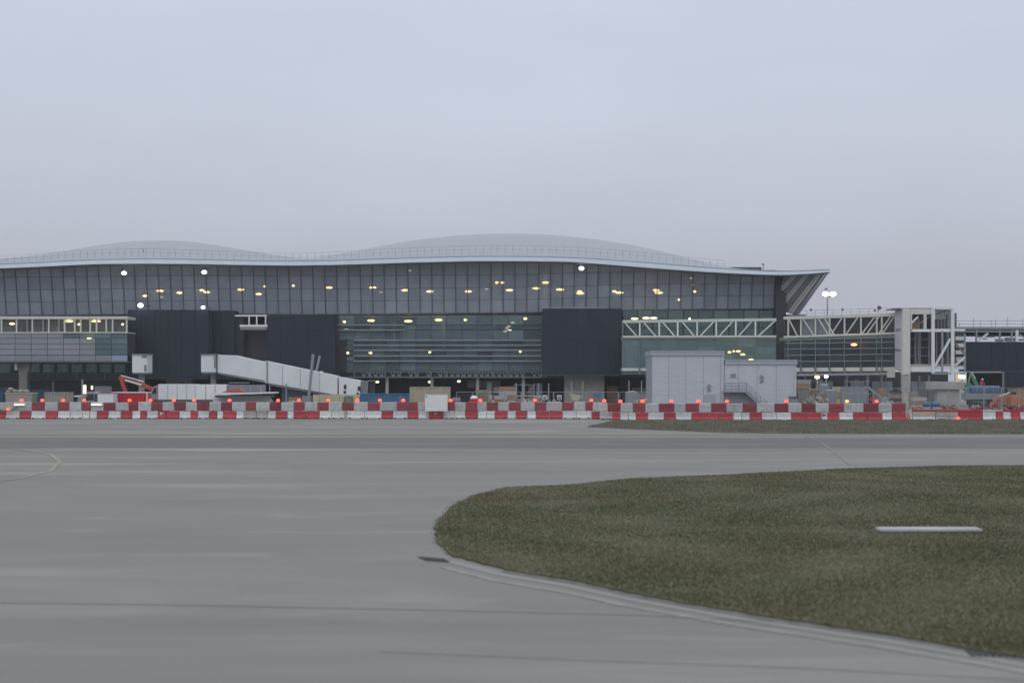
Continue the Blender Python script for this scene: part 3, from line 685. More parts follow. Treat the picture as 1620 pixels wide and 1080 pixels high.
# concrete T pier
PR = thing('concrete_pier', 'raw concrete T shaped pier standing before the steel tower', 'pier', (X_(1501,206),207,0))
MB().pb(1471,1529,603.5,616,206,2.2).build('pier_cap','conc',PR,bevel=.04); MB().pb(1483,1518,616.3,655,206.4,1.5).build('pier_stem','conc',PR,bevel=.04)
MB().pb(1512,1518.5,590,603.3,206.6,.6).build('stub_post','conc',PR)
fl = thing('floodlight', 'warm lit floodlight beside the stub post on the concrete pier', 'floodlight', wp(1522,600,206.3))
MB().pb(1518,1526.5,593.5,598.2,206,.3).build('lens','L_yel',fl); MB().pb(1517.4,1527.2,593,598.8,206.35,.3).build('lamp_housing','mull',fl); MB().bar(wp(1522,598.9,206.6),wp(1522,603.4,206.6),.08).build('bracket','mull',fl)
# unfinished dark building on the far side
RY = 236.0
R = thing('unfinished_building', 'dark clad building with an open steel roof frame and scaffold rail on top', 'building', (X_(1600,RY),RY+4,0))
for i in range(12):
    for j in range(3):
        a = 1528.5+i*20; d = 540.5+j*15.6; MB().pb(a+.2,a+19.8,d+.2,d+15.4,RY-.1,.12).build('cladding_panel','dark',R)
MB().pb(1528.5,1770,540.5,587.3,RY+.05,4).build('wall','dark2',R)
for i in range(10): MB().pb(1586+i*20,1605.7+i*20,587.6,611,RY-.1,.3).build('cladding_panel','dark',R)
MB().pb(1530,1770,588,640,RY+7,.3).build('wall','dark2',R)
MB().pb(1507,1770,517,520.8,RY-.3,5).build('roof_beam','grey',R); MB().pb(1507,1770,521,524.5,RY-.1,.4).build('roof_beam','mull2',R)
MB().pb(1512,1770,525,532,RY+3,.3).build('wall','dblue',R)
for x in (1525,1545,1582,1601,1640,1680): MB().pb(x-1.3,x+1.3,521,540.5,RY-.2,.3).build('post','clad',R)
MB().pb(1607,1611.5,522,540.5,RY-.3,.4).build('post','jet',R)
MB().bar(wp(1549,538.5,RY-.1),wp(1563,527,RY-.1),.26).build('brace','jet',R); MB().bar(wp(1613,529,RY-.1),wp(1626,538,RY-.1),.2).build('brace','tan',R)
for a,c,d,e in ((1545,1574,531,533.5),(1513,1528,537,539.5),(1575,1588,536,540),(1590,1606,534,540),(1612,1640,536,539),(1550,1562,535,537),(1576,1585,530.5,532.5)): MB().pb(a,c,d,e,RY+2,.3).build('roof_sheet','jet',R)
MB().pb(1586,1589,590,640,RY-.2,.3).build('column','mull2',R); MB().pb(1534,1589,588.2,590,RY-.2,.3).build('edge_beam','mull2',R)
b = MB()
for y in (507,512): b.bar(wp(1512,y+.6,RY),wp(1770,y-.5,RY),.06)
tag(b.build('scaffold_rail','galv',R))
for x,y in ((1518,510),(1540,503),(1551,508),(1568,506),(1575,505),(1594,501),(1618,505),(1640,503),(1665,506)): MB().bar(wp(x,517,RY),wp(x,y,RY),.06).build('scaffold_post','galv',R)

# far lit floodlight mast
FM = thing('floodlight_mast', 'tall mast with a glaring floodlight above the cream truss walkway', 'floodlight', (X_(1312,290),290,0))
MB().cyl((X_(1309,290),290,0),(X_(1309,290),290,Z_(459,290)),.12,8).build('mast','galv',FM); MB().pb(1302,1322,468.5,470,290,.3).build('crossbar','mull',FM)
MB().pb(1305.6,1309,455.5,458.5,290,.4).build('mast_head','mull',FM)
for x0,x1 in ((1301.5,1311.0),(1313.0,1322.5)):
    h_ = MB().pb(x0,x1,462.0,468.3,290.05,.4).build('lamp_housing','mull',FM); b = MB(); c = wp((x0+x1)/2,465.2,289.95); b.ball((0,0,0),1,12,8); b.v = [(c.x+x*.58,c.y+y*.25,c.z+z*.40) for x,y,z in b.v]; b.build('lens','L_wht',h_)

# ================================================================== GREY PLANT BUILDING
PY = 185.0
def corrugated(px0, px1, py0, py1, Y, m, parent, name='cladding_panel'):
    x0, x1, z0, z1 = X_(px0,Y), X_(px1,Y), Z_(py1,Y), Z_(py0,Y); n = max(2, round((z1-z0)/.225)); b = MB(); pr = []
    for i in range(n):
        za = z0+(z1-z0)*i/n; h = (z1-z0)/n
        pr += [(0,za),(0,za+h*.5),(.065,za+h*.62),(.065,za+h*.9)]
    pr.append((0,z1)); k = len(pr)
    b.v = [(x0,Y+a,z) for a,z in pr]+[(x1,Y+a,z) for a,z in pr]; b.f = [(i,i+k,i+k+1,i+1) for i in range(k-1)]
    return b.build(name, m, parent)
PB = thing('plant_building', 'windowless pale grey plant building of ribbed metal panels with an outside stair', 'building', (X_(1146,PY),PY+4,0))
z0y = 654.2
MB().pb(1031,1145.5,562,z0y,PY+.09,8).build('wall','plant_trim',PB); MB().pb(1145.8,1260,576,z0y,PY+.09,8).build('wall','plant_trim',PB)
MB().pb(1030,1146.5,556,562.5,PY-.12,8.5).build('parapet','plant_trim',PB); MB().pb(1030,1146.5,555.2,556,PY-.18,8.6).build('coping','plant',PB)
MB().pb(1146.9,1261.5,570,576.5,PY-.12,8.4).build('parapet','plant_trim',PB); MB().pb(1146.9,1261.5,569.2,570,PY-.18,8.5).build('coping','plant',PB)
xs = [1031.5,1058,1085,1113,1140]
for a,c in zip(xs,xs[1:]): corrugated(a+.35,c-.35,562.7,z0y,PY,'plant',PB)
corrugated(1140.3,1145.3,562.7,z0y,PY+.02,'plant',PB)
xs = [1146.5,1168,1198,1228,1256]
for a,c in zip(xs,xs[1:]): corrugated(a+.35,c-.35,576.7,z0y,PY,'plant',PB)
corrugated(1256.3,1260,576.7,z0y,PY+.02,'plant',PB)
dr = MB().pb(1114,1132,624,z0y,PY-.06,.08).build('door','plant_trim',PB); MB().pb(1129,1130.5,638,640,PY-.12,.05).build('handle','mull',dr)
for x,y in ((1121.5,611),(1205,597)):
    MB().cyl((X_(x,PY),PY-.1,Z_(y,PY)),(X_(x,PY),PY-.02,Z_(y,PY)),.26,14).build('louvre_vent','clad',PB)
    MB().pb(x-3.2,x+3.2,y+5,y+8,PY-.08,.05).build('sign_plate','clad',PB)
MB().pb(1156,1164,591,597,PY-.06,.05).build('sign_plate','clad2',PB)
SY = PY-1.3
ST = MB()
MB().pb(1145.5,1181,618.2,620.2,SY,1.2).build('stair_landing','plant_trim',PB)
for i in range(11):
    x = 1181+i*3.35; y = 620+i*3.1; MB().pb(x,x+3.6,y,y+1.2,SY+.05,1.1).build('tread','plant_trim',PB)
MB().bar(wp(1181,620,SY),wp(1218,654,SY),.08,.32).build('stringer','clad',PB)
MB().bar(wp(1181,620,SY+1.2),wp(1218,654,SY+1.2),.08,.32).build('stringer','clad',PB)
b = MB()
for d in (14,9.5,5): b.bar(wp(1146,620-d,SY),wp(1181,620-d,SY),.05); b.bar(wp(1181,620-d,SY),wp(1218,654-d,SY),.05)
for x in (1147,1158,1169,1181): b.bar(wp(x,619,SY),wp(x,605.5,SY),.05)
for i in range(1,6): b.bar(wp(1181+i*7.4,620+i*6.8,SY),wp(1181+i*7.4,606+i*6.8,SY),.05)
for i in range(0,26): x = 1147+i*1.4; b.bar(wp(x,619,SY),wp(x,606,SY),.018)
b.build('handrail','clad2',PB)
pr = [(X_(1146,PY),0),(X_(1146,PY),Z_(620.5,PY)),(X_(1181,PY),Z_(620.5,PY)),(X_(1216,PY),0)]
MB().prism(pr, PY-.25, PY-.07).build('stair_shade','clad',PB)  # darker flat wedge against the wall, standing for the shade below the stair
bn = thing('waste_bin', 'dark blue grey wheeled bin at the corner of the plant building', 'bin', (X_(1256,182),182.4,0))
MB().prism([(X_(1250,182)+.05,0.12),(X_(1263,182)-.05,.12),(X_(1263,182),Z_(629,182)),(X_(1250,182),Z_(629,182))],182,182.8).build('bin_body','hoard',bn); MB().pb(1249.3,1263.7,627.4,628.9,181.9,1.0).build('lid','dark2',bn)
MB().cyl((X_(1252,182),182.2,.1),(X_(1252,182),182.35,.1),.1,10).build('wheel','rubber',bn); MB().cyl((X_(1261,182),182.2,.1),(X_(1261,182),182.35,.1),.1,10).build('wheel','rubber',bn)

# ================================================================== AIRBRIDGE AND NEIGHBOURS
JY = 212.0
J = thing('airbridge', 'white airbridge sloping down to a grey cab, just off the black cladding boxes', 'airbridge', (X_(450,JY),JY+1.5,0))
def quadprism(nm, pts, Y, dep, m, par=None): return MB().prism([(X_(x,Y),Z_(y,Y)) for x,y in pts[::-1]],Y,Y+dep).build(nm,m,par or J,bevel=.03)
quadprism('tunnel',[(344,561),(372,562),(425,574),(425,603),(344,589)],JY+.25,2.4,'jet')
quadprism('tunnel',[(419,570.5),(534,594.5),(534,625),(419,605)],JY,2.9,'jet')
quadprism('tunnel_rail',[(344,589.3),(425,603.3),(425,606.5),(344,591.5)],JY+.3,2.2,'jet_dk')
quadprism('tunnel_rail',[(425,606.5),(534,625.3),(534,628),(425,609)],JY+.1,2.6,'jet_dk')
b = MB().pb(421.5,423.5,570,607,JY-.1,.15).build('joint_frame','clad2',J)
for x in (447,475,505): MB().bar(wp(x,570.5+(x-419)*.2087+.5,JY-.03),wp(x,605+(x-419)*.174-.5,JY-.03),.035).build('panel_joint','clad2',J)
quadprism('cab',[(536,596),(571,602),(569,626.5),(536,625.5)],JY-.25,3.3,'jet')
for x,y0,y1 in ((544,608.5,615.5),(543.5,618,622),(566,611,618),(564,621,624)): MB().pb(x,x+4,y0,y1,JY-.3,.1).build('window','glassy',J)
quadprism('bellows',[(571.5,602),(583,602.5),(581,624),(569.5,626)],JY-.1,2.8,'jet_dk')
MB().pb(583,592,601.2,603,JY,2.6).build('canopy','jet_dk',J); MB().pb(584,591.5,603.3,622,JY+.6,1.8).build('cab_interior','dark2',J)
for x in (573,576,579): MB().bar(wp(x,602.6,JY-.14),wp(x-1.5,624.5,JY-.14),.05).build('fold','clad2',J)
MB().pb(318,341,561,588.6,JY-.2,3).build('rotunda_housing','jet',J,bevel=.04)
MB().pb(338.5,341.4,562.5,582,JY-.3,.15).build('seal','jet_dk',J); MB().pb(316.5,343,559.8,561,JY-.35,3.3).build('roof_trim','clad2',J); MB().pb(320,341,588.8,591,JY-.1,2.8).build('floor_trim','jet_dk',J)
MB().cyl((X_(334.5,JY),JY+1.4,0),(X_(334.5,JY),JY+1.4,Z_(589,JY)),.38,12).build('column','grey',J)
MB().cyl(wp(486,652,JY-1),wp(495.5,560,JY-1),.19,10).build('lift_leg','grey',J); MB().cyl(wp(498,598,JY+3.4),wp(506,562.5,JY+3.4),.17,10).build('lift_leg','clad2',J)
MB().pb(478,492,626,636,JY-1.4,.8).build('bogie','grey',J); MB().cyl((X_(480,JY),JY-1.6,.5),(X_(480,JY),JY-1.1,.5),.5,12).build('wheel','rubber',J); MB().cyl((X_(491,JY),JY-1.6,.5),(X_(491,JY),JY-1.1,.5),.5,12).build('wheel','rubber',J)
MB().pb(506.5,510,587,592,JY+1,.4).build('beacon','white',J)
MB().pb(446,486,610.5,640,JY+3,1.5).build('equipment_housing','jet_dk',J); MB().pb(452,453.5,607,640,JY-.2,.2).build('strut','galv',J)
RH = thing('rotunda', 'white boxy airbridge rotunda alone on a grey steel column behind the excavator arm', 'rotunda', (X_(221,JY),JY+1.5,0))
MB().pb(209,233,561,589.5,JY,3).build('housing','jet',RH,bevel=.04); MB().pb(208,234,559.6,560.9,JY-.15,3.3).build('roof_trim','clad2',RH); MB().pb(210,232.5,589.7,591.5,JY+.1,2.8).build('floor_trim','jet_dk',RH)
MB().pb(228,231.5,577,587,JY-.08,.1).build('door_edge','jet_dk',RH); MB().pb(224,232,561.5,566,JY-.06,.1).build('lamp_recess','jet_dk',RH)
MB().cyl((X_(220,JY),JY+1.5,0),(X_(220,JY),JY+1.5,Z_(589.6,JY)),.42,12).build('column','grey',RH)

# ================================================================== containers, vehicles, plant
def container(name, label, cat, px0, px1, pyt, Y, dep, m, ribs=8, trim=None, door=True, z0=0.0, group=None, pyb=None):
    x0,x1,z1 = X_(px0,Y),X_(px1,Y),Z_(pyt,Y)
    if pyb: z0 = Z_(pyb,Y)
    o = thing(name, label, cat, ((x0+x1)/2,Y+dep/2,z0), group); r = .06
    n = ribs*4; pts = []
    for i in range(ribs):
        a = x0+.1+(x1-x0-.2)*i/ribs; w = (x1-x0-.2)/ribs; pts += [(a,0),(a+w*.4,0),(a+w*.5,r),(a+w*.9,r)]
    pts.append((x1-.1,0)); b = MB(); k = len(pts)
    b.v = [(x,Y+.05+d,z0+.12) for x,d in pts]+[(x,Y+.05+d,z1-.1) for x,d in pts]; b.f = [(i,i+1,i+1+k,i+k) for i in range(k-1)]
    b.build('side_panel', m, o)
    MB().box(x0+.06,x1-.06,Y+.13,Y+dep,z0+.1,z1-.06).build('body', m, o)
    t = trim or m
    MB().box(x0,x1,Y,Y+dep,z1-.1,z1).build('top_rail', t, o); MB().box(x0,x1,Y,Y+dep,z0,z0+.12).build('bottom_rail', t, o)
    for xx in (x0,x1-.1): MB().box(xx,xx+.1,Y,Y+.12,z0+.12,z1-.1).build('corner_post', t, o)
    if door and x1-x0 > 2:
        d = MB().box(x1-1.25,x1-.35,Y-.02,Y+.03,z0+.14,min(z0+2.1,z1-.2)).build('door', m, o); MB().box(x1-1.18,x1-1.1,Y-.06,Y-.021,z0+.9,z0+1.05).build('handle', 'mull', d)
    return o
container('container','red site container with a pale top rail, below the excavator arm','container',176,233,620,180,2.4,'red',9,'jet')
container('container','grey ribbed container between the beige skip and the white truck','container',70,108,620.5,184,2.4,'beige',8)
container('container','long blue container beside the airbridge cab','container',570,646,622.5,186,2.4,'blue',14)
container('container','beige cabin beside the long blue container, white board in front','cabin',648,712,612,190,2.6,'tan',3)
container('container','small grey cabin seen over the white truck','cabin',150,170,611,205,2.4,'hoard',5)
container('container','cream crate like container at the right edge beyond the trailer','container',1603,1640,615,195,2.4,'brown',5)
container('container','pale beige container by the corner of the plant building','container',1262,1281,613,188,2.4,'beige',4,door=False)
container('container','dark blue container at the left edge behind the beige skip','container',-30,9,613.5,192,2.4,'dblue',6)
container('container','dark blue container between the beige skip and the grey ribbed one','container',44,74,617,198,2.4,'dblue',5)
# hoarding
def hoarding(label, px0, px1, pyt, Y, m, n, signbox=None):
    o = thing('hoarding', label, 'hoarding', (X_((px0+px1)/2,Y),Y,0)); zt_ = Z_(pyt,Y)
    for i in range(n):
        a = X_(px0+(px1-px0)*i/n,Y); c = X_(px0+(px1-px0)*(i+1)/n,Y); dz = random.uniform(-.03,.03)
        MB().box(a+.015,c-.015,Y+random.uniform(0,.03),Y+.06,0.02,zt_+dz).build('board', m, o)
        MB().box(a-.05,a+.05,Y+.08,Y+.2,0,zt_-.05).build('post', 'brown', o)
    return o
hoarding('cream board hoarding in front of the airbridge cab',495,569,624,184,'tan',7)
gs = thing('sign_board', 'small green framed window sign on the cream hoarding', 'sign', wp(551,640,183.8)); MB().pb(544,558,627,638,183.8,.06).build('frame','green',gs); MB().pb(546,556,630,636,183.74,.05).build('panel','mull2',gs)
hoarding('grey hoarding enclosure left of the pale chute',1331,1372,611.5,190,'hoard',4)
# beige skip heap
sk = thing('skip', 'beige skip piled with pale sacks, at the left edge beside the flared column', 'skip', (X_(30,182),183,0))
MB().prism([(X_(8,182)+.25,0),(X_(51,182)-.25,0),(X_(51,182),Z_(622,182)),(X_(8,182),Z_(622,182))],182,184).build('skip_body','beige',sk)
MB().pb(7,52,621,622.5,181.95,2.1).build('rim','tan',sk)
for x,y,w in ((15,619,9),(24,618.5,8),(33,618.8,9),(42,619,9),(17,615.5,8)):
    b = MB(); c = wp(x,y,182.9); b.ball((0,0,0),1,10,6); b.v = [(c.x+p*w*.073/2*1.1,c.y+q*.5,c.z+r*.2) for p,q,r in b.v]; b.build('sack','beige',sk,smooth=True)
# white truck
def wheel(px, Y, r, par, z=None, w=.3):
    x = X_(px,Y); z = r if z is None else z
    t_ = MB().cyl((x,Y,z),(x,Y+w,z),r,16).build('wheel','rubber',par); MB().cyl((x,Y-.02,z),(x,Y+.02,z),r*.55,12).build('rim','galv',t_)
VY = 178.0
V = thing('truck', 'white pickup truck with a grey green cab, left of the red container', 'truck', (X_(150,VY),VY+1,0))
MB().prism([(X_(121,VY),.5),(X_(154,VY),.5),(X_(154,VY),Z_(623,VY)),(X_(150,VY),Z_(619.5,VY)),(X_(138,VY),Z_(619.5,VY)),(X_(133,VY),Z_(625,VY)),(X_(123,VY),Z_(627,VY))],VY,VY+2).build('cab','grey',V,bevel=.05)
MB().prism([(X_(134,VY),Z_(633,VY)),(X_(148,VY),Z_(633,VY)),(X_(148,VY),Z_(623,VY)),(X_(139,VY),Z_(623,VY))],VY-.02,VY+.05).build('window','glassy',V)
MB().pb(149,154,623,640,VY-.03,.06).build('door_pillar','dblue',V)
MB().pb(154.3,179,622.5,643,VY-.05,2.1).build('cargo_box','jet',V,bevel=.03); MB().pb(154.3,179,621.2,622.4,VY-.08,2.2).build('roof_trim','rplas',V)
MB().pb(117,130,625.4,627.5,VY+.1,1.8).build('bonnet','jet',V); MB().pb(119,179,643,650,VY+.1,1.8).build('chassis','mull',V)
wheel(129,VY-.05,.45,V); wheel(166,VY-.05,.45,V)
tl = thing('lighting_column', 'lit upright tube lamp on a thin post above the white truck', 'lamp', (X_(133.5,196),196,0)); MB().pb(131.5,135.5,609,622.5,196,.3).build('lamp_tube','L_tub',tl,bevel=.05); MB().pb(129,131,600,660,196.1,.15).build('post','grey',tl)
# white box trailer + flatbed
TR_ = thing('trailer', 'long white box trailer below the white airbridge', 'trailer', (X_(300,188),189,0))
MB().pb(250,309,607.5,632,188,2.5).build('box_body','jet',TR_,bevel=.03); MB().pb(309.5,358,608,632,188.03,2.45).build('box_body','white',TR_,bevel=.03)
MB().pb(248,358,632.2,635,188.1,2.3).build('chassis','mull',TR_); MB().prism([(X_(238,188),Z_(632,188)),(X_(249.5,188),Z_(632,188)),(X_(249.5,188),Z_(609,188)),(X_(243,188),Z_(611,188)),(X_(238,188),Z_(620,188))],188.1,190.3).build('cab','grey',TR_,bevel=.05)
MB().prism([(X_(240,188),Z_(622,188)),(X_(247,188),Z_(622,188)),(X_(247,188),Z_(613,188)),(X_(243.5,188),Z_(613.5,188))],188.05,188.12).build('window','glassy',TR_)
for x in (246,290,300,345): wheel(x,187.95,.5,TR_)
for x in (265,280,295,325,340): MB().pb(x,x+.5,608.5,631.5,187.97,.05).build('panel_joint','clad2',TR_)
FB = thing('flatbed_trailer', 'white flatbed trailer with a pale awning, right of the long box trailer', 'trailer', (X_(385,184),185,0))
MB().prism([(X_(335,184),Z_(625,184)),(X_(436,184),Z_(622,184)),(X_(436,184),Z_(619.8,184)),(X_(335,184),Z_(621.6,184))],184,186.6).build('deck','jet',FB)
MB().pb(340,430,625.2,628,184.3,2).build('chassis','mull',FB); MB().pb(337,428,627.5,640,186.5,.1).build('curtain','jet',FB)
for x in (342,357,362,410): wheel(x,183.9,.48,FB)
for x in (380,396,412,426): MB().pb(x,x+1,610,620,186.5,.1).build('stake','galv',FB)
MB().pb(360,420,608.5,619.5,188.5,.2).build('tailboard','clad2',FB); MB().pb(362,392,604.5,606.5,188.5,1.5).build('awning','mull2',FB)
ol = MB().prism([(X_(348,184),Z_(620.8,184)),(X_(386,184),Z_(620,184)),(X_(376,184),Z_(614.5,184)),(X_(362,184),Z_(616,184))],184.8,186).build('covered_load','orange',None); tag(ol,'faded orange sheeted load lying on the white flatbed trailer','load')
# excavators
def excavator(label, Y, base, arm, scale_m, decal=True, lo=0):
    bx0,bx1,by0,by1 = base; o = thing('excavator', label, 'excavator', (X_((bx0+bx1)/2,Y),Y+1,0))
    zz = Z_(by1,Y)
    for dy in (-.1,1.9):
        b = MB(); b.prism([(X_(bx0,Y)+.3,0),(X_(bx1,Y)-.3,0),(X_(bx1,Y),.3),(X_(bx1,Y)-.1,.75),(X_(bx0,Y)+.1,.75),(X_(bx0,Y),.3)],Y+dy,Y+dy+.5); b.build('track','rubber',o)
    MB().prism([(X_(bx0,Y),.85),(X_(bx1,Y),.85),(X_(bx1,Y),zz+(Z_(by0,Y)-zz)*.45),(X_((bx0+bx1)/2,Y),Z_(by0,Y)),(X_(bx0,Y),Z_(by0,Y)-.05)],Y+.2,Y+2.2).build('body',scale_m,o,bevel=.06)
    MB().box(X_(bx0,Y)+.1,X_(bx0,Y)+1.0,Y+1.3,Y+2.25,.9,Z_(by0,Y)+.5).build('cab','glassy',o,bevel=.05)
    (a,b1,c) = arm; pa,pb_,pc = wp(*a,Y+.8),wp(*b1,Y+.8),wp(*c,Y+.8)
    mid = (pa+pb_)/2+Vector((0,0,.12))
    MB().bar(pa,mid,.28,.48).bar(mid,pb_,.26,.36).build('boom',scale_m,o,bevel=.03)
    if decal: MB().bar(pa.lerp(pb_,.35)+Vector((0,-.17,.1)),pa.lerp(pb_,.85)+Vector((0,-.17,.02)),.02,.2).build('decal','jet',o)
    MB().bar(pb_+Vector((0,.0,.25)),pc,.2,.42).build('stick',scale_m,o,bevel=.03)
    MB().cyl(pa.lerp(pb_,.3)+Vector((0,0,.55)),pb_+Vector((.1,0,.35)),.07,8).build('hydraulic_ram','jet',o)
    MB().prism([(pc.x-.5,pc.z-1.0),(pc.x+.35,pc.z-.9),(pc.x+.25,pc.z),(pc.x-.2,pc.z+.05)],Y+.3,Y+1.4).build('bucket',scale_m,o)
    return o
excavator('red excavator, its boom with a white stripe raised over the red container',190,(233,262,622,640),((243,616),(190,598.5),(199,621)),'orange')
excavator('small green excavator arm raised beside the blue sheeted trailer',206,(1543,1562,614,640),((1546,611),(1536,593),(1532,606)),'green',False)
excavator('orange digger at the right edge, its arm low behind the barriers',186,(1600,1626,626,640),((1606,627),(1580,631),(1572,636)),'org2',False)
# red dumper
D_ = thing('dumper', 'small red dumper with a white rounded canopy, just behind the barriers', 'dumper', (X_(746,166),167,0))
DY = 166.0
MB().prism([(X_(737,DY),.6),(X_(756,DY),.6),(X_(756,DY),Z_(633,DY)),(X_(750,DY),Z_(630,DY)),(X_(744,DY),Z_(632,DY)),(X_(737,DY),Z_(641,DY))],DY,DY+1.6).build('body','red',D_,bevel=.06)
b = MB(); c = wp(750,630,DY+.8); b.ball((0,0,0),1,12,8); b.v = [(c.x+x*.42,c.y+y*.7,c.z+max(z,-.2)*.3) for x,y,z in b.v]; b.build('canopy','jet',D_,smooth=True)
wheel(741,DY-.1,.45,D_); wheel(753,DY-.1,.45,D_); MB().pb(755,766,621,624,DY+2.5,.8).build('net_cover','teal',D_); MB().bar(wp(760,650,DY+2.8),wp(760,624.2,DY+2.8),.06).build('post','galv',D_)
mp_ = thing('marker_cone', 'red banded marker cone standing taller than the barriers', 'cone', (X_(780,164),164,0))
for i in range(5):
    r0 = .34-.05*i; za = .02+i*.46; MB().cyl((X_(780,164),164,za),(X_(780,164),164,za+.45),r0,14,r0-.05).build('cone_band','rplas' if i%2==0 else 'gplas',mp_)
MB().box(X_(780,164)-.4,X_(780,164)+.4,163.6,164.4,0,.019).build('cone_base','rubber',mp_)
# white board
wb = thing('notice_board', 'white notice board mounted over the barriers below the beige cabin', 'sign', (X_(690,159.2),159.2,0))
MB().pb(672.5,708,624,650,159.2,.06).build('panel','white',wb); MB().pb(674,676,626,628,159.15,.04).build('mark','mull2',wb)
for x in (676,704): MB().pb(x,x+1,625,662,159.3,.08).build('post','galv',wb)
# lamps on tripods / white bags / mixer bucket
for x,lab in ((862,'small white floodlight head on a stake, left of the pair before the beige wall'),(885,'white floodlight head on a stake, nearer the pale tipping bucket')):
    o = thing('work_light', lab, 'work light', (X_(x,176),176,0), 'white work lights behind the barriers')
    MB().pb(x-3.5,x+3.5,625,632.5,176,.35).build('lamp_head','white',o,bevel=.06); MB().pb(x-2.6,x+2.6,626,631.5,175.95,.04).build('lens','clad2',o); MB().cyl((X_(x,176),176.2,0),(X_(x,176),176.2,Z_(632.6,176)),.05,8).build('stake','galv',o)
bk = thing('tipping_bucket', 'pale tipping bucket against the beige wall under the black box', 'bucket', (X_(911,178),178.5,0))
MB().prism([(X_(906,178),Z_(634,178)),(X_(913,178),Z_(634,178)),(X_(922,178),Z_(626,178)),(X_(902,178),Z_(622,178))],178,179.2).build('bucket_shell','tan',bk); MB().pb(907,912,634.2,656,178.3,.6).build('stand','galv',bk)
MB().prism([(X_(905,178),Z_(627,178)),(X_(917,178),Z_(628,178)),(X_(914,178),Z_(625,178))],178.2,179).build('rubble_load','brown',bk)
# site clutter: crates, pallets, drums, scaffold
def pallet_stack(px, pyt, Y, w, m, label, n=5):
    zt_ = Z_(pyt,Y); o = thing('pallet_stack', label, 'pallets', (X_(px,Y),Y+.5,0), None); x = X_(px,Y)
    for i in range(n):
        za = i*zt_/n; MB().box(x-w/2+random.uniform(-.06,.06),x+w/2+random.uniform(-.06,.06),Y,Y+1,za+.03,za+zt_/n-.03).build('pallet', m if i%2 else 'brown', o)
    return o
pallet_stack(1288,616,189,1.2,'beige','stack of beige pallets next to the pale beige container')
pallet_stack(1300,622,187,1.3,'brown','brown and beige pallet stack left of the grey hoarding',4)
pallet_stack(1397,613,196,.9,'brown','tall brown pallet stack behind the pale chute',5)
pallet_stack(1455,628,190,1.8,'conc','low grey pallet stack right of the concrete column',4)
pallet_stack(788,625,188,2.2,'conc','wide low stack of grey pallets behind the marker cone',4)
pallet_stack(833,630,182,2.6,'tan','low tan pallet stack behind the white work lights',3)
pallet_stack(1016,622,200,1.5,'hoard','grey pallet stack just left of the plant building',4)
def tank(px, pyt, Y, r, m, label):
    o = thing('tank', label, 'tank', (X_(px,Y),Y+r,0)); z = Z_(pyt,Y)
    MB().cyl((X_(px,Y),Y+r,.1),(X_(px,Y),Y+r,z-.15),r,18).build('tank_body',m,o); MB().cyl((X_(px,Y),Y+r,z-.149),(X_(px,Y),Y+r,z),r*.95,18,r*.3).build('lid','grey',o)
    for q in (.3,.6): MB().cyl((X_(px,Y),Y+r,z*q),(X_(px,Y),Y+r,z*q+.05),r+.03,18).build('hoop','galv',o)
tank(1316,616,194,.75,'hoard','dark teal upright tank left of the grey hoarding')
tank(1306,607,205,.6,'hoard','slim grey tank below the white lamp under the walkway')
tank(1000,618,215,.9,'hoard','grey upright tank under the glazed walkway, left of the plant building')
ch = thing('chute', 'pale rubbish chute sloping down from the grey hoarding', 'chute', (X_(1388,188),188,0))
MB().bar(wp(1374,613,188),wp(1402,636,188),.45,.28).build('chute_trough','clad2',ch); MB().bar(wp(1388,652,188),wp(1388,624,188),.1).build('prop','galv',ch); MB().prism([(X_(1391,188),0),(X_(1407,188),0),(X_(1403,188),Z_(628,188)),(X_(1393,188),Z_(630,188))],187.6,188.6).build('hopper','clad',ch)
rd = thing('round_sign', 'small round red sign at the foot of the pale chute', 'sign', (X_(1380,184),184,0)); MB().cyl((X_(1380,184),183.95,Z_(631,184)),(X_(1380,184),184,Z_(631,184)),.32,16).build('disc','red',rd); MB().cyl((X_(1380,184),184.05,0),(X_(1380,184),184.05,Z_(631,184)),.04,6).build('post','galv',rd)
for x,y,lab,m in ((1293,596.5,'yellow lit work lamp on a pole under the walkway','L_yel'),(1307,595.5,'glaring white work lamp on a pole under the walkway','L_wht')):
    o = thing('work_lamp', lab, 'lamp', (X_(x,208),208,0), 'lit work lamps under the walkway'); lamp(o,x,y,207.8,8 if m == 'L_yel' else 6,4,m,'lens'); MB().cyl((X_(x,208),208,0),(X_(x,208),208,Z_(594,208)),.05,6).build('pole','galv',o); MB().pb(x-4,x+4,592.2,593.6,208,.3).build('lamp_hood','mull',o)
# scaffold frames
def scaffold(px0, px1, pyt, Y, bays, lifts, label, dep=1.4):
    o = thing('scaffold', label, 'scaffolding', (X_((px0+px1)/2,Y),Y+dep/2,0)); z = Z_(pyt,Y)
    for i in range(bays+1):
        x = X_(px0+(px1-px0)*i/bays,Y)
        for yy in (Y,Y+dep): MB().cyl((x,yy,0),(x,yy,z),.035,6).build('upright','galv',o)
    for j in range(1,lifts+1):
        zz = z*j/(lifts+.15)
        for yy in (Y-.06,Y+dep+.06): MB().cyl((X_(px0,Y)-.2,yy,zz),(X_(px1,Y)+.2,yy,zz),.03,6).build('ledger','galv',o)
        if j < lifts: MB().box(X_(px0,Y),X_(px1,Y),Y+.2,Y+dep-.2,zz+.04,zz+.09).build('deck_board','tan',o)
    MB().cyl((X_(px0,Y),Y-.1,.1),(X_(px1,Y),Y-.1,z*.9),.03,6).build('brace','galv',o)
    return o
scaffold(815,845,606,224,2,2,'grey scaffold frame under the truss between the last two columns')
scaffold(1266,1300,600,226,2,3,'grey scaffold frame just right of the plant building')
scaffold(1340,1374,600,228,2,2,'light scaffold frame behind the grey hoarding')
scaffold(1410,1426,612,214,1,2,'narrow scaffold frame beside the tower column')
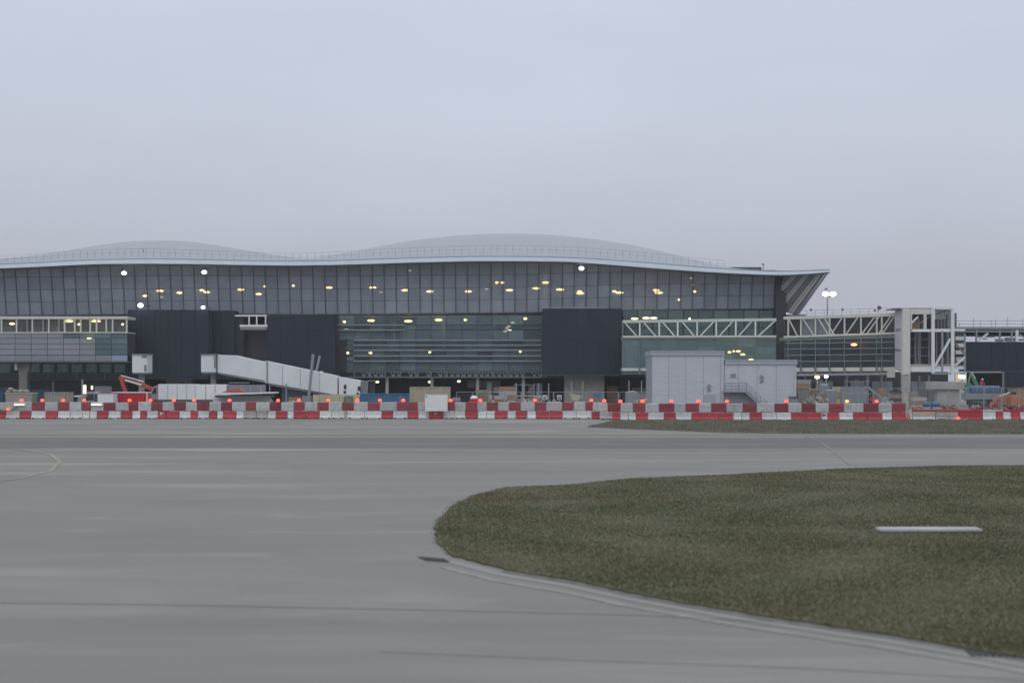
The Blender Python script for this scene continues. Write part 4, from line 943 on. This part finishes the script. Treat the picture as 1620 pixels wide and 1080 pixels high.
# trailer load at the right
tq = thing('flatbed_trailer', 'grey flatbed trailer beside the concrete T pier', 'trailer', (X_(1556,200),201,0))
MB().pb(1529,1584,621.5,631.5,200,2.3).build('deck','grey',tq); MB().pb(1533,1580,631.7,634,200.2,2).build('chassis','mull',tq)
for x in (1540,1547,1570): wheel(x,199.9,.55,tq)
tb = MB(); tb.pb(1536,1583,611.5,621.3,200.15,2.0); tb = tb.build('sheeted_load','blue',None,bevel=.12); tag(tb,'blue sheeted load strapped on the grey flatbed trailer','load')
for x in (1545,1558,1571): MB().pb(x,x+1,611.2,621.2,200.1,.04).build('strap','clad2',tb)
MB().pb(1537,1582,609.9,611.3,200.4,1.2).build('top_sheet','clad3',tb)
MB().pb(1528,1534,608,622,200.1,.6).build('tail_box','teal',tq)
for i,(x0_,x1_) in enumerate(((1461,1472),(1475,1487))):
    o = thing('fuel_drum', ['blue drum lying just right of the concrete column, nearer the column','blue drum lying against the concrete pier stem'][i], 'drum', (X_((x0_+x1_)/2,175),175.3,0), 'blue drums behind the barriers')
    MB().cyl((X_(x0_,175),175.3,1.25),(X_(x1_,175),175.3,1.25),.28,14).build('drum_body','blue',o); MB().box(X_(x0_,175),X_(x1_,175),175,175.6,0,.96).build('stand','galv',o)
# mesh site fence
def fence(px0, px1, pyt, Y, n, label):
    o = thing('site_fence', label, 'fence', (X_((px0+px1)/2,Y),Y,0)); z = Z_(pyt,Y)
    for i in range(n):
        a = X_(px0+(px1-px0)*i/n,Y)+.03; c = X_(px0+(px1-px0)*(i+1)/n,Y)-.03; b = MB()
        for xx in (a,c): b.cyl((xx,Y,0),(xx,Y,z),.03,6)
        for zz in (.15,z): b.cyl((a,Y,zz),(c,Y,zz),.025,6)
        b.build('frame','galv',o); b = MB(); q = a+.2
        while q < c: b.bar((q,Y,.15),(q,Y,z),.012); q += .28
        for zz in np.arange(.5,z,.45): b.bar((a,Y,zz),(c,Y,zz),.012)
        tag(b.build('wire_mesh','galv',o), kind='stuff')
fence(722,1030,620,170,12,'wire mesh site fence behind the barriers, between the beige cabin and plant building')
fence(1286,1430,622,172,6,'wire mesh site fence behind the barriers, between plant building and tower column')
fence(1445,1640,613,176,7,'wire mesh site fence behind the patched barriers at the tower')
for i,x in enumerate((772,800,1012,1030-8,858,873,897,932)):
    pass
for i,(x,yt,Yv,lab) in enumerate(((817,606,206,'thin grey lamp post under the truss by the last column'),(852,606,206,'thin grey post before the dark bay left of the beige wall'),(868,606,206,'thin grey post next to the beige wall corner'),(904,603,206,'thin grey post at the beige wall corner side'),(922,603,206,'thin grey post before the middle of the beige wall'),(995,602,206,'thin pale post at the black box corner, before the dark bay'),(1015,602,206,'thin pale post just left of the plant building'))):
    o = thing('site_post', lab, 'post', (X_(x,Yv),Yv,0), 'thin posts before the undercroft'); MB().cyl((X_(x,Yv),Yv,0),(X_(x,Yv),Yv,Z_(yt,Yv)),.07,8).build('shaft','galv',o); MB().box(X_(x,Yv)-.2,X_(x,Yv)+.2,Yv-.2,Yv+.2,0,.06).build('foot','conc',o)
# rubble heaps (uncountable)
def heap(px0, px1, pyt, Y, m, label, seed, cnt=60):
    r = random.Random(seed); b = MB()
    for i in range(cnt):
        t = r.random(); x = X_(px0+(px1-px0)*t,Y); h = Z_(pyt,Y)*math.sin(math.pi*(.12+.76*t)); z = r.random()*h; s = r.uniform(.15,.45)
        c = Vector((x,Y+r.uniform(0,1.6)+z*.3,max(z-s*.3,.05))); R_ = Matrix.Rotation(r.uniform(0,3),3,Vector((r.random(),r.random(),r.random()+.1)).normalized())
        vs_ = [c+R_@Vector((sx*s,sy*s*r.uniform(.3,.8),sz*s*r.uniform(.2,.6))) for sx,sy,sz in ((-1,-1,-1),(1,-1,-1),(1,1,-1),(-1,1,-1),(-1,-1,1),(1,-1,1),(1,1,1),(-1,1,1))]
        b.add(vs_, FC)
    tag(b.build('rubble',m), label, 'rubble', kind='stuff')
heap(800,900,627,181,'gplas','heap of pale mixed rubble behind the barriers, before the dark undercroft',1,90)
heap(1262,1330,626,184,'beige','heap of beige rubble right of the plant building',2,70)
heap(1440,1530,637,178,'brown','low brown rubble behind the patched barriers under the tower',3,70)
heap(1530,1640,634,176,'rplas','reddish heap of broken plastic barriers at the right edge',4,60)
heap(380,500,632,190,'gplas','grey rubble under the airbridge',5,60)

for (px,pyt,Yv,w,m,lab) in ((1272,600,214,1.8,'grey','grey stacked frames high behind the pale beige container'),(1324,611,200,.9,'tan','narrow tan pallet stack touching the grey hoarding'),(1418,618,193,1.3,'dark2','dark pallet stack just left of the tower column'),(1447,619,200,1.0,'hoard','grey pallet stack in the gap right of the tower column'),(1590,628,196,1.2,'brown','brown pallet stack between trailer and cream container'),(762,616,203,1.6,'brown','brown pallet stack behind the red dumper'),(803,611,215,2.4,'conc','grey pallet stack deep under the undercroft truss'),(948,622,206,1.4,'blue','blue topped pallet stack at the right of the beige wall'),(466,628,192,1.5,'tan','tan pallet stack in front of the airbridge lift leg'),(722,628,190,.9,'grey','grey pallet stack at the right end of the beige cabin')):
    pallet_stack(px,pyt,Yv,w,m,lab,random.choice((4,5,6)))
heap(1385,1430,632,181,'conc','low grey rubble left of the tower column',6,40)
heap(1000,1030,632,180,'beige','low rubble at the left corner of the plant building',7,30)
# the worker on the trailer
def worker(px, py_feet, Y, label):
    z0_ = Z_(py_feet,Y); x = X_(px,Y); o = thing('person', label, 'person', (x,Y,z0_))
    J_ = dict(pelvis=(0,0,.95),spine=(.02,-.03,1.2),chest=(.05,-.07,1.42),neck=(.06,-.09,1.53),head=(.07,-.11,1.66),
        hl=(-.1,0,.93),kl=(-.13,-.05,.5),al=(-.14,.02,.08),fl=(-.14,-.16,.04), hr=(.1,0,.93),kr=(.13,.02,.5),ar=(.16,.08,.08),fr=(.16,-.10,.04),
        sl=(-.15,-.06,1.42),el=(-.24,-.12,1.15),wl=(-.14,-.30,1.02),nl=(-.11,-.37,.99), sr=(.22,-.06,1.42),er=(.33,-.12,1.16),wr=(.28,-.32,1.05),nr=(.26,-.39,1.03))
    rad = dict(pelvis=.14,spine=.13,chest=.15,neck=.055,head=.10,hl=.09,kl=.065,al=.045,fl=.04,hr=.09,kr=.065,ar=.045,fr=.04,sl=.07,el=.05,wl=.035,nl=.035,sr=.07,er=.05,wr=.035,nr=.035)
    E = [('pelvis','spine'),('spine','chest'),('chest','neck'),('neck','head'),('pelvis','hl'),('hl','kl'),('kl','al'),('al','fl'),('pelvis','hr'),('hr','kr'),('kr','ar'),('ar','fr'),('chest','sl'),('sl','el'),('el','wl'),('wl','nl'),('chest','sr'),('sr','er'),('er','wr'),('wr','nr')]
    names = list(J_); me = bpy.data.meshes.new('body'); me.from_pydata([J_[n_] for n_ in names],[(names.index(a),names.index(c)) for a,c in E],[])
    me.materials.append(M['orange']); ob = bpy.data.objects.new('body',me); C.objects.link(ob); ob.parent = o
    sm = ob.modifiers.new('skin','SKIN'); sv = me.skin_vertices[0].data
    for i,n_ in enumerate(names): sv[i].radius = (rad[n_],)*2; sv[i].use_root = (n_ == 'pelvis')
    ss = ob.modifiers.new('sub','SUBSURF'); ss.levels = ss.render_levels = 1
    hd = MB().ball((x+.07,Y-.12,z0_+1.67),.105,12,8,1.15).build('face','skin',o,smooth=True)
    hm = MB().ball((x+.07,Y-.11,z0_+1.74),.135,12,8,.8).build('helmet','helmet',o,smooth=True)
    MB().cyl((x+.07,Y-.15,z0_+1.715),(x+.07,Y-.15,z0_+1.73),.16,14).build('helmet_brim','helmet',o)
    MB().cyl((x-.13,Y-.03,z0_+.12),(x-.11,Y,z0_+.88),.085,10,.12).build('trouser_leg','trouser',o); MB().cyl((x+.15,Y+.05,z0_+.12),(x+.11,Y,z0_+.88),.085,10,.12).build('trouser_leg','trouser',o)
    MB().box(x-.2,x-.08,Y-.2,Y+.08,z0_,z0_+.12).build('boot','rubber',o,bevel=.02); MB().box(x+.09,x+.21,Y-.14,Y+.14,z0_,z0_+.12).build('boot','rubber',o,bevel=.02)
worker(1553,621.4,202.35,'worker in an orange red jacket and white helmet standing behind the blue load')

# ================================================================== BARRIERS
ORD = ['','second ','third ','fourth ','fifth ','sixth ','seventh ','eighth ','ninth ']
ZON = [(-500,8,'at the left edge'),(8,62,'before the beige skip'),(62,115,'before the grey ribbed container'),(115,176,'before the white truck'),(176,235,'before the red container'),(235,330,'below the long box trailer'),
 (330,440,'below the white flatbed trailer'),(440,497,'below the airbridge lift leg'),(497,565,'before the cream hoarding'),(565,646,'before the long blue container'),(646,722,'below the beige cabin'),
 (722,800,'around the red dumper'),(800,858,'before the pale rubble heap'),(858,940,'before the beige undercroft wall'),(940,1031,'just left of the plant building'),(1031,1146,'before the tall plant block'),
 (1146,1262,'before the outside stair block'),(1262,1333,'right of the plant building'),(1333,1375,'before the grey hoarding'),(1375,1442,'by the concrete tower column'),(1442,1530,'under the steel tower'),(1530,2500,'by the sheeted trailer')]
def zone(px):
    for a,c,t in ZON:
        if a <= px < c: return t
counts = {}
def blabel(px, colour, row, what):
    zt = zone(px); k = (zt,colour,row,what); n = counts.get(k,0); counts[k] = n+1
    return (k, n)
made = []
def line_y(px): return 160.2 if px < 935 else (160.2-(px-935)/47*7.2 if px < 982 else 153.0)
def low_barrier(px0, px1, col, arrow=None):
    Y = line_y((px0+px1)/2); x0,x1 = X_(px0+.35,Y),X_(px1-.35,Y); h = .77; e = .05; j = random.uniform(-.04,.04); Y += j
    m = {'r':'rblock','w':'wblock','g':'gplas'}[col]; cx = (x0+x1)/2
    o = thing('barrier','', 'barrier', (cx,Y,0), 'lower row of red and white barriers')
    prof = [(-.28,0),(.28,0),(.28,.16),(.15,.34),(.12,h),(-.12,h),(-.15,.34),(-.28,.16)]
    b = MB(); n = len(prof); b.v = [(x0,Y+a,.02+z) for a,z in prof]+[(x1,Y+a,.02+z) for a,z in prof]; b.f = [tuple(range(n-1,-1,-1)),tuple(range(n,2*n))]+[(i,(i+1)%n,(i+1)%n+n,i+n) for i in range(n)]
    b.build('barrier_body', m, o, bevel=.035)
    if x1-x0 > .9:
        q = cx-.25
        for s_ in (0,1):
            MB().box(x0+.12+s_*(x1-x0-.44),x0+.32+s_*(x1-x0-.44),Y-.3,Y-.27,.03,.13).build('forklift_slot','gap',o)
    MB().cyl((cx,Y,.02+h),(cx,Y,h+.05),.05,8).build('filler_cap','gap',o)
    if arrow:
        d = 1 if arrow == 'r' else -1; z = .55; w = .2
        MB().add([(cx-d*w,Y-.158,z-.17),(cx+d*w,Y-.150,z),(cx-d*w,Y-.142,z+.17),(cx-d*w,Y-.130,z-.17),(cx+d*w,Y-.125,z),(cx-d*w,Y-.12,z+.17)],[(0,1,2),(5,4,3),(0,3,4,1),(1,4,5,2),(2,5,3,0)]).build('arrow_mark','wplas' if col == 'r' else 'rplas',o)
    made.append((o,)+blabel((px0+px1)/2,{'r':'red','w':'white','g':'grimy grey'}[col],'lower','barrier'))
def up_barrier(px0, px1, col):
    Y = line_y((px0+px1)/2)+random.uniform(-.03,.03); x0,x1 = X_(px0+.3,Y),X_(px1-.3,Y); z0_ = .835; h = .86+random.uniform(-.03,.03); cx = (x0+x1)/2
    m = {'r':'rplas','w':'wplas','g':'gplas'}[col]
    o = thing('plastic_barrier','', 'barrier', (cx,Y,z0_), 'upper row of red and white barrier panels')
    b = MB(); b.box(x0,x1,Y-.10,Y+.10,z0_,z0_+h); b.build('panel_body', m, o, bevel=.04)
    for zz in (.18,.42,.66): MB().box(x0+.08,x1-.08,Y-.125,Y-.101,z0_+zz,z0_+zz+.06).build('rib', m, o)
    made.append((o,)+blabel((px0+px1)/2,{'r':'red','w':'white','g':'grimy grey'}[col],'upper','panel'))
low = [(-75,-55,'w'),(-55,-36,'r'),(-36,-12,'w'),(-12,10,'r'),(10,32,'w'),(32,50,'r'),(50,73,'w'),(73,92,'r'),(92,112,'w'),(112,131.5,'w'),(131.5,142.5,'w'),(143,154,'w'),(154,172,'r'),(172,192,'w'),(192,210,'r'),(210,223,'w'),(223,233,'r'),(233,251,'w'),(251,263,'r','r'),(263,284,'r'),(284,302,'w'),(302,313,'r'),(313,331,'w'),(331,344,'r'),(344,353.5,'w'),(354,374,'r'),(374,386,'w'),(386,406,'g'),(406,423,'g'),(424,437,'w'),(437,455,'r'),(455,465,'w'),(465,485,'r'),(485,505.5,'r'),(506,525,'w'),(525,545,'w'),(550,577,'w'),(577,604,'w'),(604,622,'r'),(622,645,'w'),(645,662,'r'),(662,675,'w'),(678,702,'r','r'),(702,719,'w'),(719,736,'w'),(736,756,'r'),(756,770,'w'),(770,783,'w'),(783,803,'r'),(803,816,'w'),(816,833.5,'r'),(834,847.5,'w'),(848,869,'r'),(869,890,'r'),(890,912,'w'),(912,935,'w'),(936,949,'r'),(949,968,'g'),(968,981,'r'),(982,994,'w'),(994,1005.5,'w'),(1006,1025,'r'),(1025,1049.5,'w'),(1050,1069,'r'),(1069,1093.5,'w'),(1094,1113,'r'),(1113,1136,'r'),(1136,1159.5,'r'),(1160,1173,'w'),(1173,1186,'w'),(1186,1205,'r'),(1205,1228,'w'),(1228,1251.5,'w'),(1252,1275,'r'),(1275,1299,'r'),(1299,1309,'w','r'),(1309,1327,'r'),(1327,1349,'w'),(1349,1372,'r'),(1372,1395,'r'),(1395,1410.5,'w'),(1411,1433,'r')]
for t in low: low_barrier(*t)
up = [(-70,-50,'w'),(-50,-30,'r'),(-30,-8,'w'),(-8,22,'w'),(22,51,'w'),(51,71,'r'),(71,92,'w'),(92,110,'r'),(110,129,'w'),(129,144,'r'),(144,164,'w'),(164,183,'r'),(183,204,'w'),(204,219,'r'),(219,240,'w'),(240,257,'r'),(257,276,'w'),(276,294,'r'),(294,312,'w'),(312,331,'r'),(331,350,'w'),(350,367,'r'),(367,389,'w'),(389,405,'r'),(405,427,'w'),(427,445,'r'),(445,465,'w'),(465,482,'r'),(482,502,'w'),(502,520,'r'),(520,541,'w'),(541,560,'r'),(560,582,'w'),(582,601,'r'),(601,628,'w'),(628,645,'r'),(645,661,'r'),(661,680,'w'),(680,700,'w'),(700,720,'r'),(720,737,'w'),(737,755,'r'),(755,770,'w'),(770,788,'r'),(788,805,'w'),(805,824,'r'),(824,846,'w'),(846,864,'r'),(864,889,'w'),(889,908,'r'),(908,926,'w'),(926,938,'r'),(938,961,'w'),(961,982,'r'),(982,1001,'w'),(1001,1021,'r'),(1021,1042,'w'),(1042,1067,'r'),(1067,1084,'w'),(1084,1106,'r'),(1106,1125,'w'),(1125,1149,'r'),(1149,1175,'w'),(1175,1197,'r'),(1197,1225,'w'),(1225,1247,'r'),(1247,1268,'w'),(1268,1290,'r'),(1290,1311,'w'),(1311,1335,'r'),(1335,1366,'w'),(1366,1390,'r'),(1390,1410.5,'w'),(1411,1433,'r')]
for t in up: up_barrier(*t)
# patched jersey barriers at the right
JB = [(1436,1443,'w'),(1443,1479,'b'),(1479,1516,'g'),(1516,1554,'r'),(1554,1575,'w'),(1575,1586,'r'),(1586,1599,'w'),(1599,1613,'r'),(1613,1634,'w'),(1634,1656,'r'),(1656,1680,'w')]
for i,(a,c,col) in enumerate(JB):
    Y = 153.6; x0,x1 = X_(a+.4,Y),X_(c-.4,Y); o = thing('barrier','', 'barrier', ((x0+x1)/2,Y,0), 'patched row of concrete barriers by the tower'); m = {'w':'wblock','b':'tan','g':'gplas','r':'rblock'}[col]
    prof = [(-.3,0),(.3,0),(.3,.2),(.16,.4),(.11,.86),(-.11,.86),(-.16,.4),(-.3,.2)]; b = MB(); n = len(prof)
    b.v = [(x0,Y+p,z) for p,z in prof]+[(x1,Y+p,z) for p,z in prof]; b.f = [tuple(range(n-1,-1,-1)),tuple(range(n,2*n))]+[(q,(q+1)%n,(q+1)%n+n,q+n) for q in range(n)]
    b.build('barrier_body','wblock' if m == 'tan' else m,o,bevel=.035)
    MB().box(x0,x1,Y-.14,Y+.14,.865,1.07).build('top_plank','rblock' if (1448 < (a+c)/2 < 1536 or (a+c)/2 > 1583) else 'wplas',o,bevel=.02)
    if c-a > 25:
        MB().box(x0+.1,x1-.1,Y-.2,Y-.165,.42,.8).build('face_board','tan' if col == 'b' else m,o)
        for q in range(2): MB().box(x0+.3+q*(x1-x0)*.5,x0+.3+q*(x1-x0)*.5+.55,Y-.325,Y-.3,.02,.18).build('foot_board','wplas' if (i+q)%2 else 'rplas',o)
    made.append((o,)+blabel((a+c)/2,{'w':'white','b':'beige faced','g':'grimy grey','r':'red'}[col],'patched','barrier'))
for o,k,n in made:
    o.rotation_euler = (0, random.uniform(-.008,.008), random.uniform(-.035,.035))
    zt,colour,row,what = k; tot = counts[k]
    pre = '' if tot == 1 else (('leftmost ' if n == 0 else ORD[n]))
    tail = '' if tot == 1 or n == 0 else ' from the left'
    o['label'] = f"{pre}{colour} {what}{tail} in the {row} row, {zt}"
og = thing('cone_base', 'orange traffic cone squeezed between the red barriers and the patched row', 'cone', (X_(1437,152.6),152.6,0))
MB().cyl((X_(1437,152.6),152.6,.05),(X_(1437,152.6),152.6,.75),.26,14,.06).build('cone_body','org2',og); MB().box(X_(1437,152.6)-.32,X_(1437,152.6)+.32,152.3,152.9,0,.05).build('cone_foot','org2',og); og.name = 'traffic_cone'
# beacons on the barriers
lights = [34,67,100,133,205,238,275,307,363,440,473,519,565,601,638,675,713,760,846,935.5,956,981.5,1016.5,1062,1105,1150,1244,1340,1387]
near_txt = {34:'before the beige skip',67:'between the skip and grey ribbed container',100:'at the right end of the grey container',133:'below the lit tube lamp',205:'under the middle of the red container',238:'under the excavator body',275:'under the truck end of the box trailer',307:'under the middle of the box trailer',363:'below the flatbed trailer',440:'left of the airbridge lift leg',473:'just at the airbridge lift leg',519:'before the cream hoarding',565:'between hoarding and blue container',601:'under the middle of the blue container',638:'at the right end of the blue container',675:'at the left edge of the white notice board',713:'right of the white notice board',760:'right of the red dumper',846:'before the pale rubble heap',935.5:'under the right part of the black box',956:'at the right corner of the beige wall',981.5:'at the bend of the barrier row',1016.5:'just left of the plant building',1062:'before the left panels of the plant building',1105:'left of the plant building door',1150:'at the foot of the outside stair landing',1244:'at the low end of the plant building',1340:'amber, before the grey hoarding',1387:'below the pale chute'}
def beacon(px, Y, z, label, m='L_red'):
    x = X_(px,Y); o = thing('warning_light', label, 'warning light', (x,Y,z), 'warning lights on the barriers')
    MB().box(x-.11,x+.11,Y-.07,Y+.07,z,z+.07).build('lamp_base','gap',o,bevel=.01)
    b = MB().ball((x,Y,z+.07+.14),.195,12,8,.80).build('lamp_lens',m,o,smooth=True)
    return o
for px in lights:
    t_ = near_txt[px]; lab = ('amber warning light on the barriers, before the grey hoarding' if px == 1340 else 'red warning light on the upper barriers, '+t_)
    beacon(px, line_y(px), 1.675, lab, 'L_amb' if px == 1340 else 'L_red')
beacon(13, 159.4, .80, 'red warning light set low on the lower barriers at the left edge'); beacon(1516,153.0,.02,'red warning light standing low before the patched barriers')
for px,lab in ((30,'long pale strip lamp on the barriers before the beige skip'),(152,'long pale strip lamp on the barriers below the white truck')):
    o = thing('strip_lamp', lab, 'lamp', (X_(px,159.9),159.9,1.4), 'pale strip lamps on the barriers'); MB().pb(px-8,px+8,639.2,640.8,159.95,.08).build('lamp_tube','L_tub',o); MB().pb(px-9,px+9,640.9,642,159.96,.08).build('tray','galv',o)
gh = thing('hose', 'green hose draped over the barriers at the left edge', 'hose', (X_(20,159.9),159.9,.8))
b = MB(); pts = [wp(x,y,159.85) for x,y in ((-6,648),(2,649),(9,649.5),(18,649),(24,645.5),(28,643.5))]
for p,q in zip(pts,pts[1:]): b.cyl(p,q,.07,8)
b.build('hose_pipe','green',gh)

# ================================================================== things lying on the near pavement
def grate(px0, px1, py0, py1, label):
    A,B_,C_,D__ = gp(px0,py0),gp(px1-10,py0+3),gp(px1,py1),gp(px0+14,py1-3); c = (A+B_+C_+D__)/4
    o = thing('drain_grate', label, 'drain', (c.x,c.y,0), 'drain grates at the turf edge')
    k = Vector((0,0,.012)); u = Vector((0,0,.004)); MB().add([D__+u,C_+u,B_+u,A+u,D__+k,C_+k,B_+k,A+k],FC).build('frame','seam',o)
    for i in range(7):
        t = (i+.5)/7; p = A.lerp(B_,t); q = D__.lerp(C_,t); MB().bar(p.lerp(q,.08)+Vector((0,0,.022)),p.lerp(q,.92)+Vector((0,0,.022)),.05,.018).build('grate_bar','gap',o)
grate(1522,1610,1027,1042,'dark slotted drain grate at the turf edge near the bottom right corner')
grate(660,712,881,890,'dark slotted drain grate at the rounded tip of the turf')
mb = thing('marker_slab', 'long low pale concrete slab lying in the turf', 'marker', (*gp(1470,846)[:2],.05))
Ym = 41.0; MB().box(X_(1390,Ym),X_(1552,Ym),Ym-.2,Ym+.4,.05,.15).build('slab','conc',mb,bevel=.04); MB().box(X_(1396,Ym),X_(1430,Ym),Ym-.35,Ym-.26,.05,.10).build('foot','conc_dk',mb)
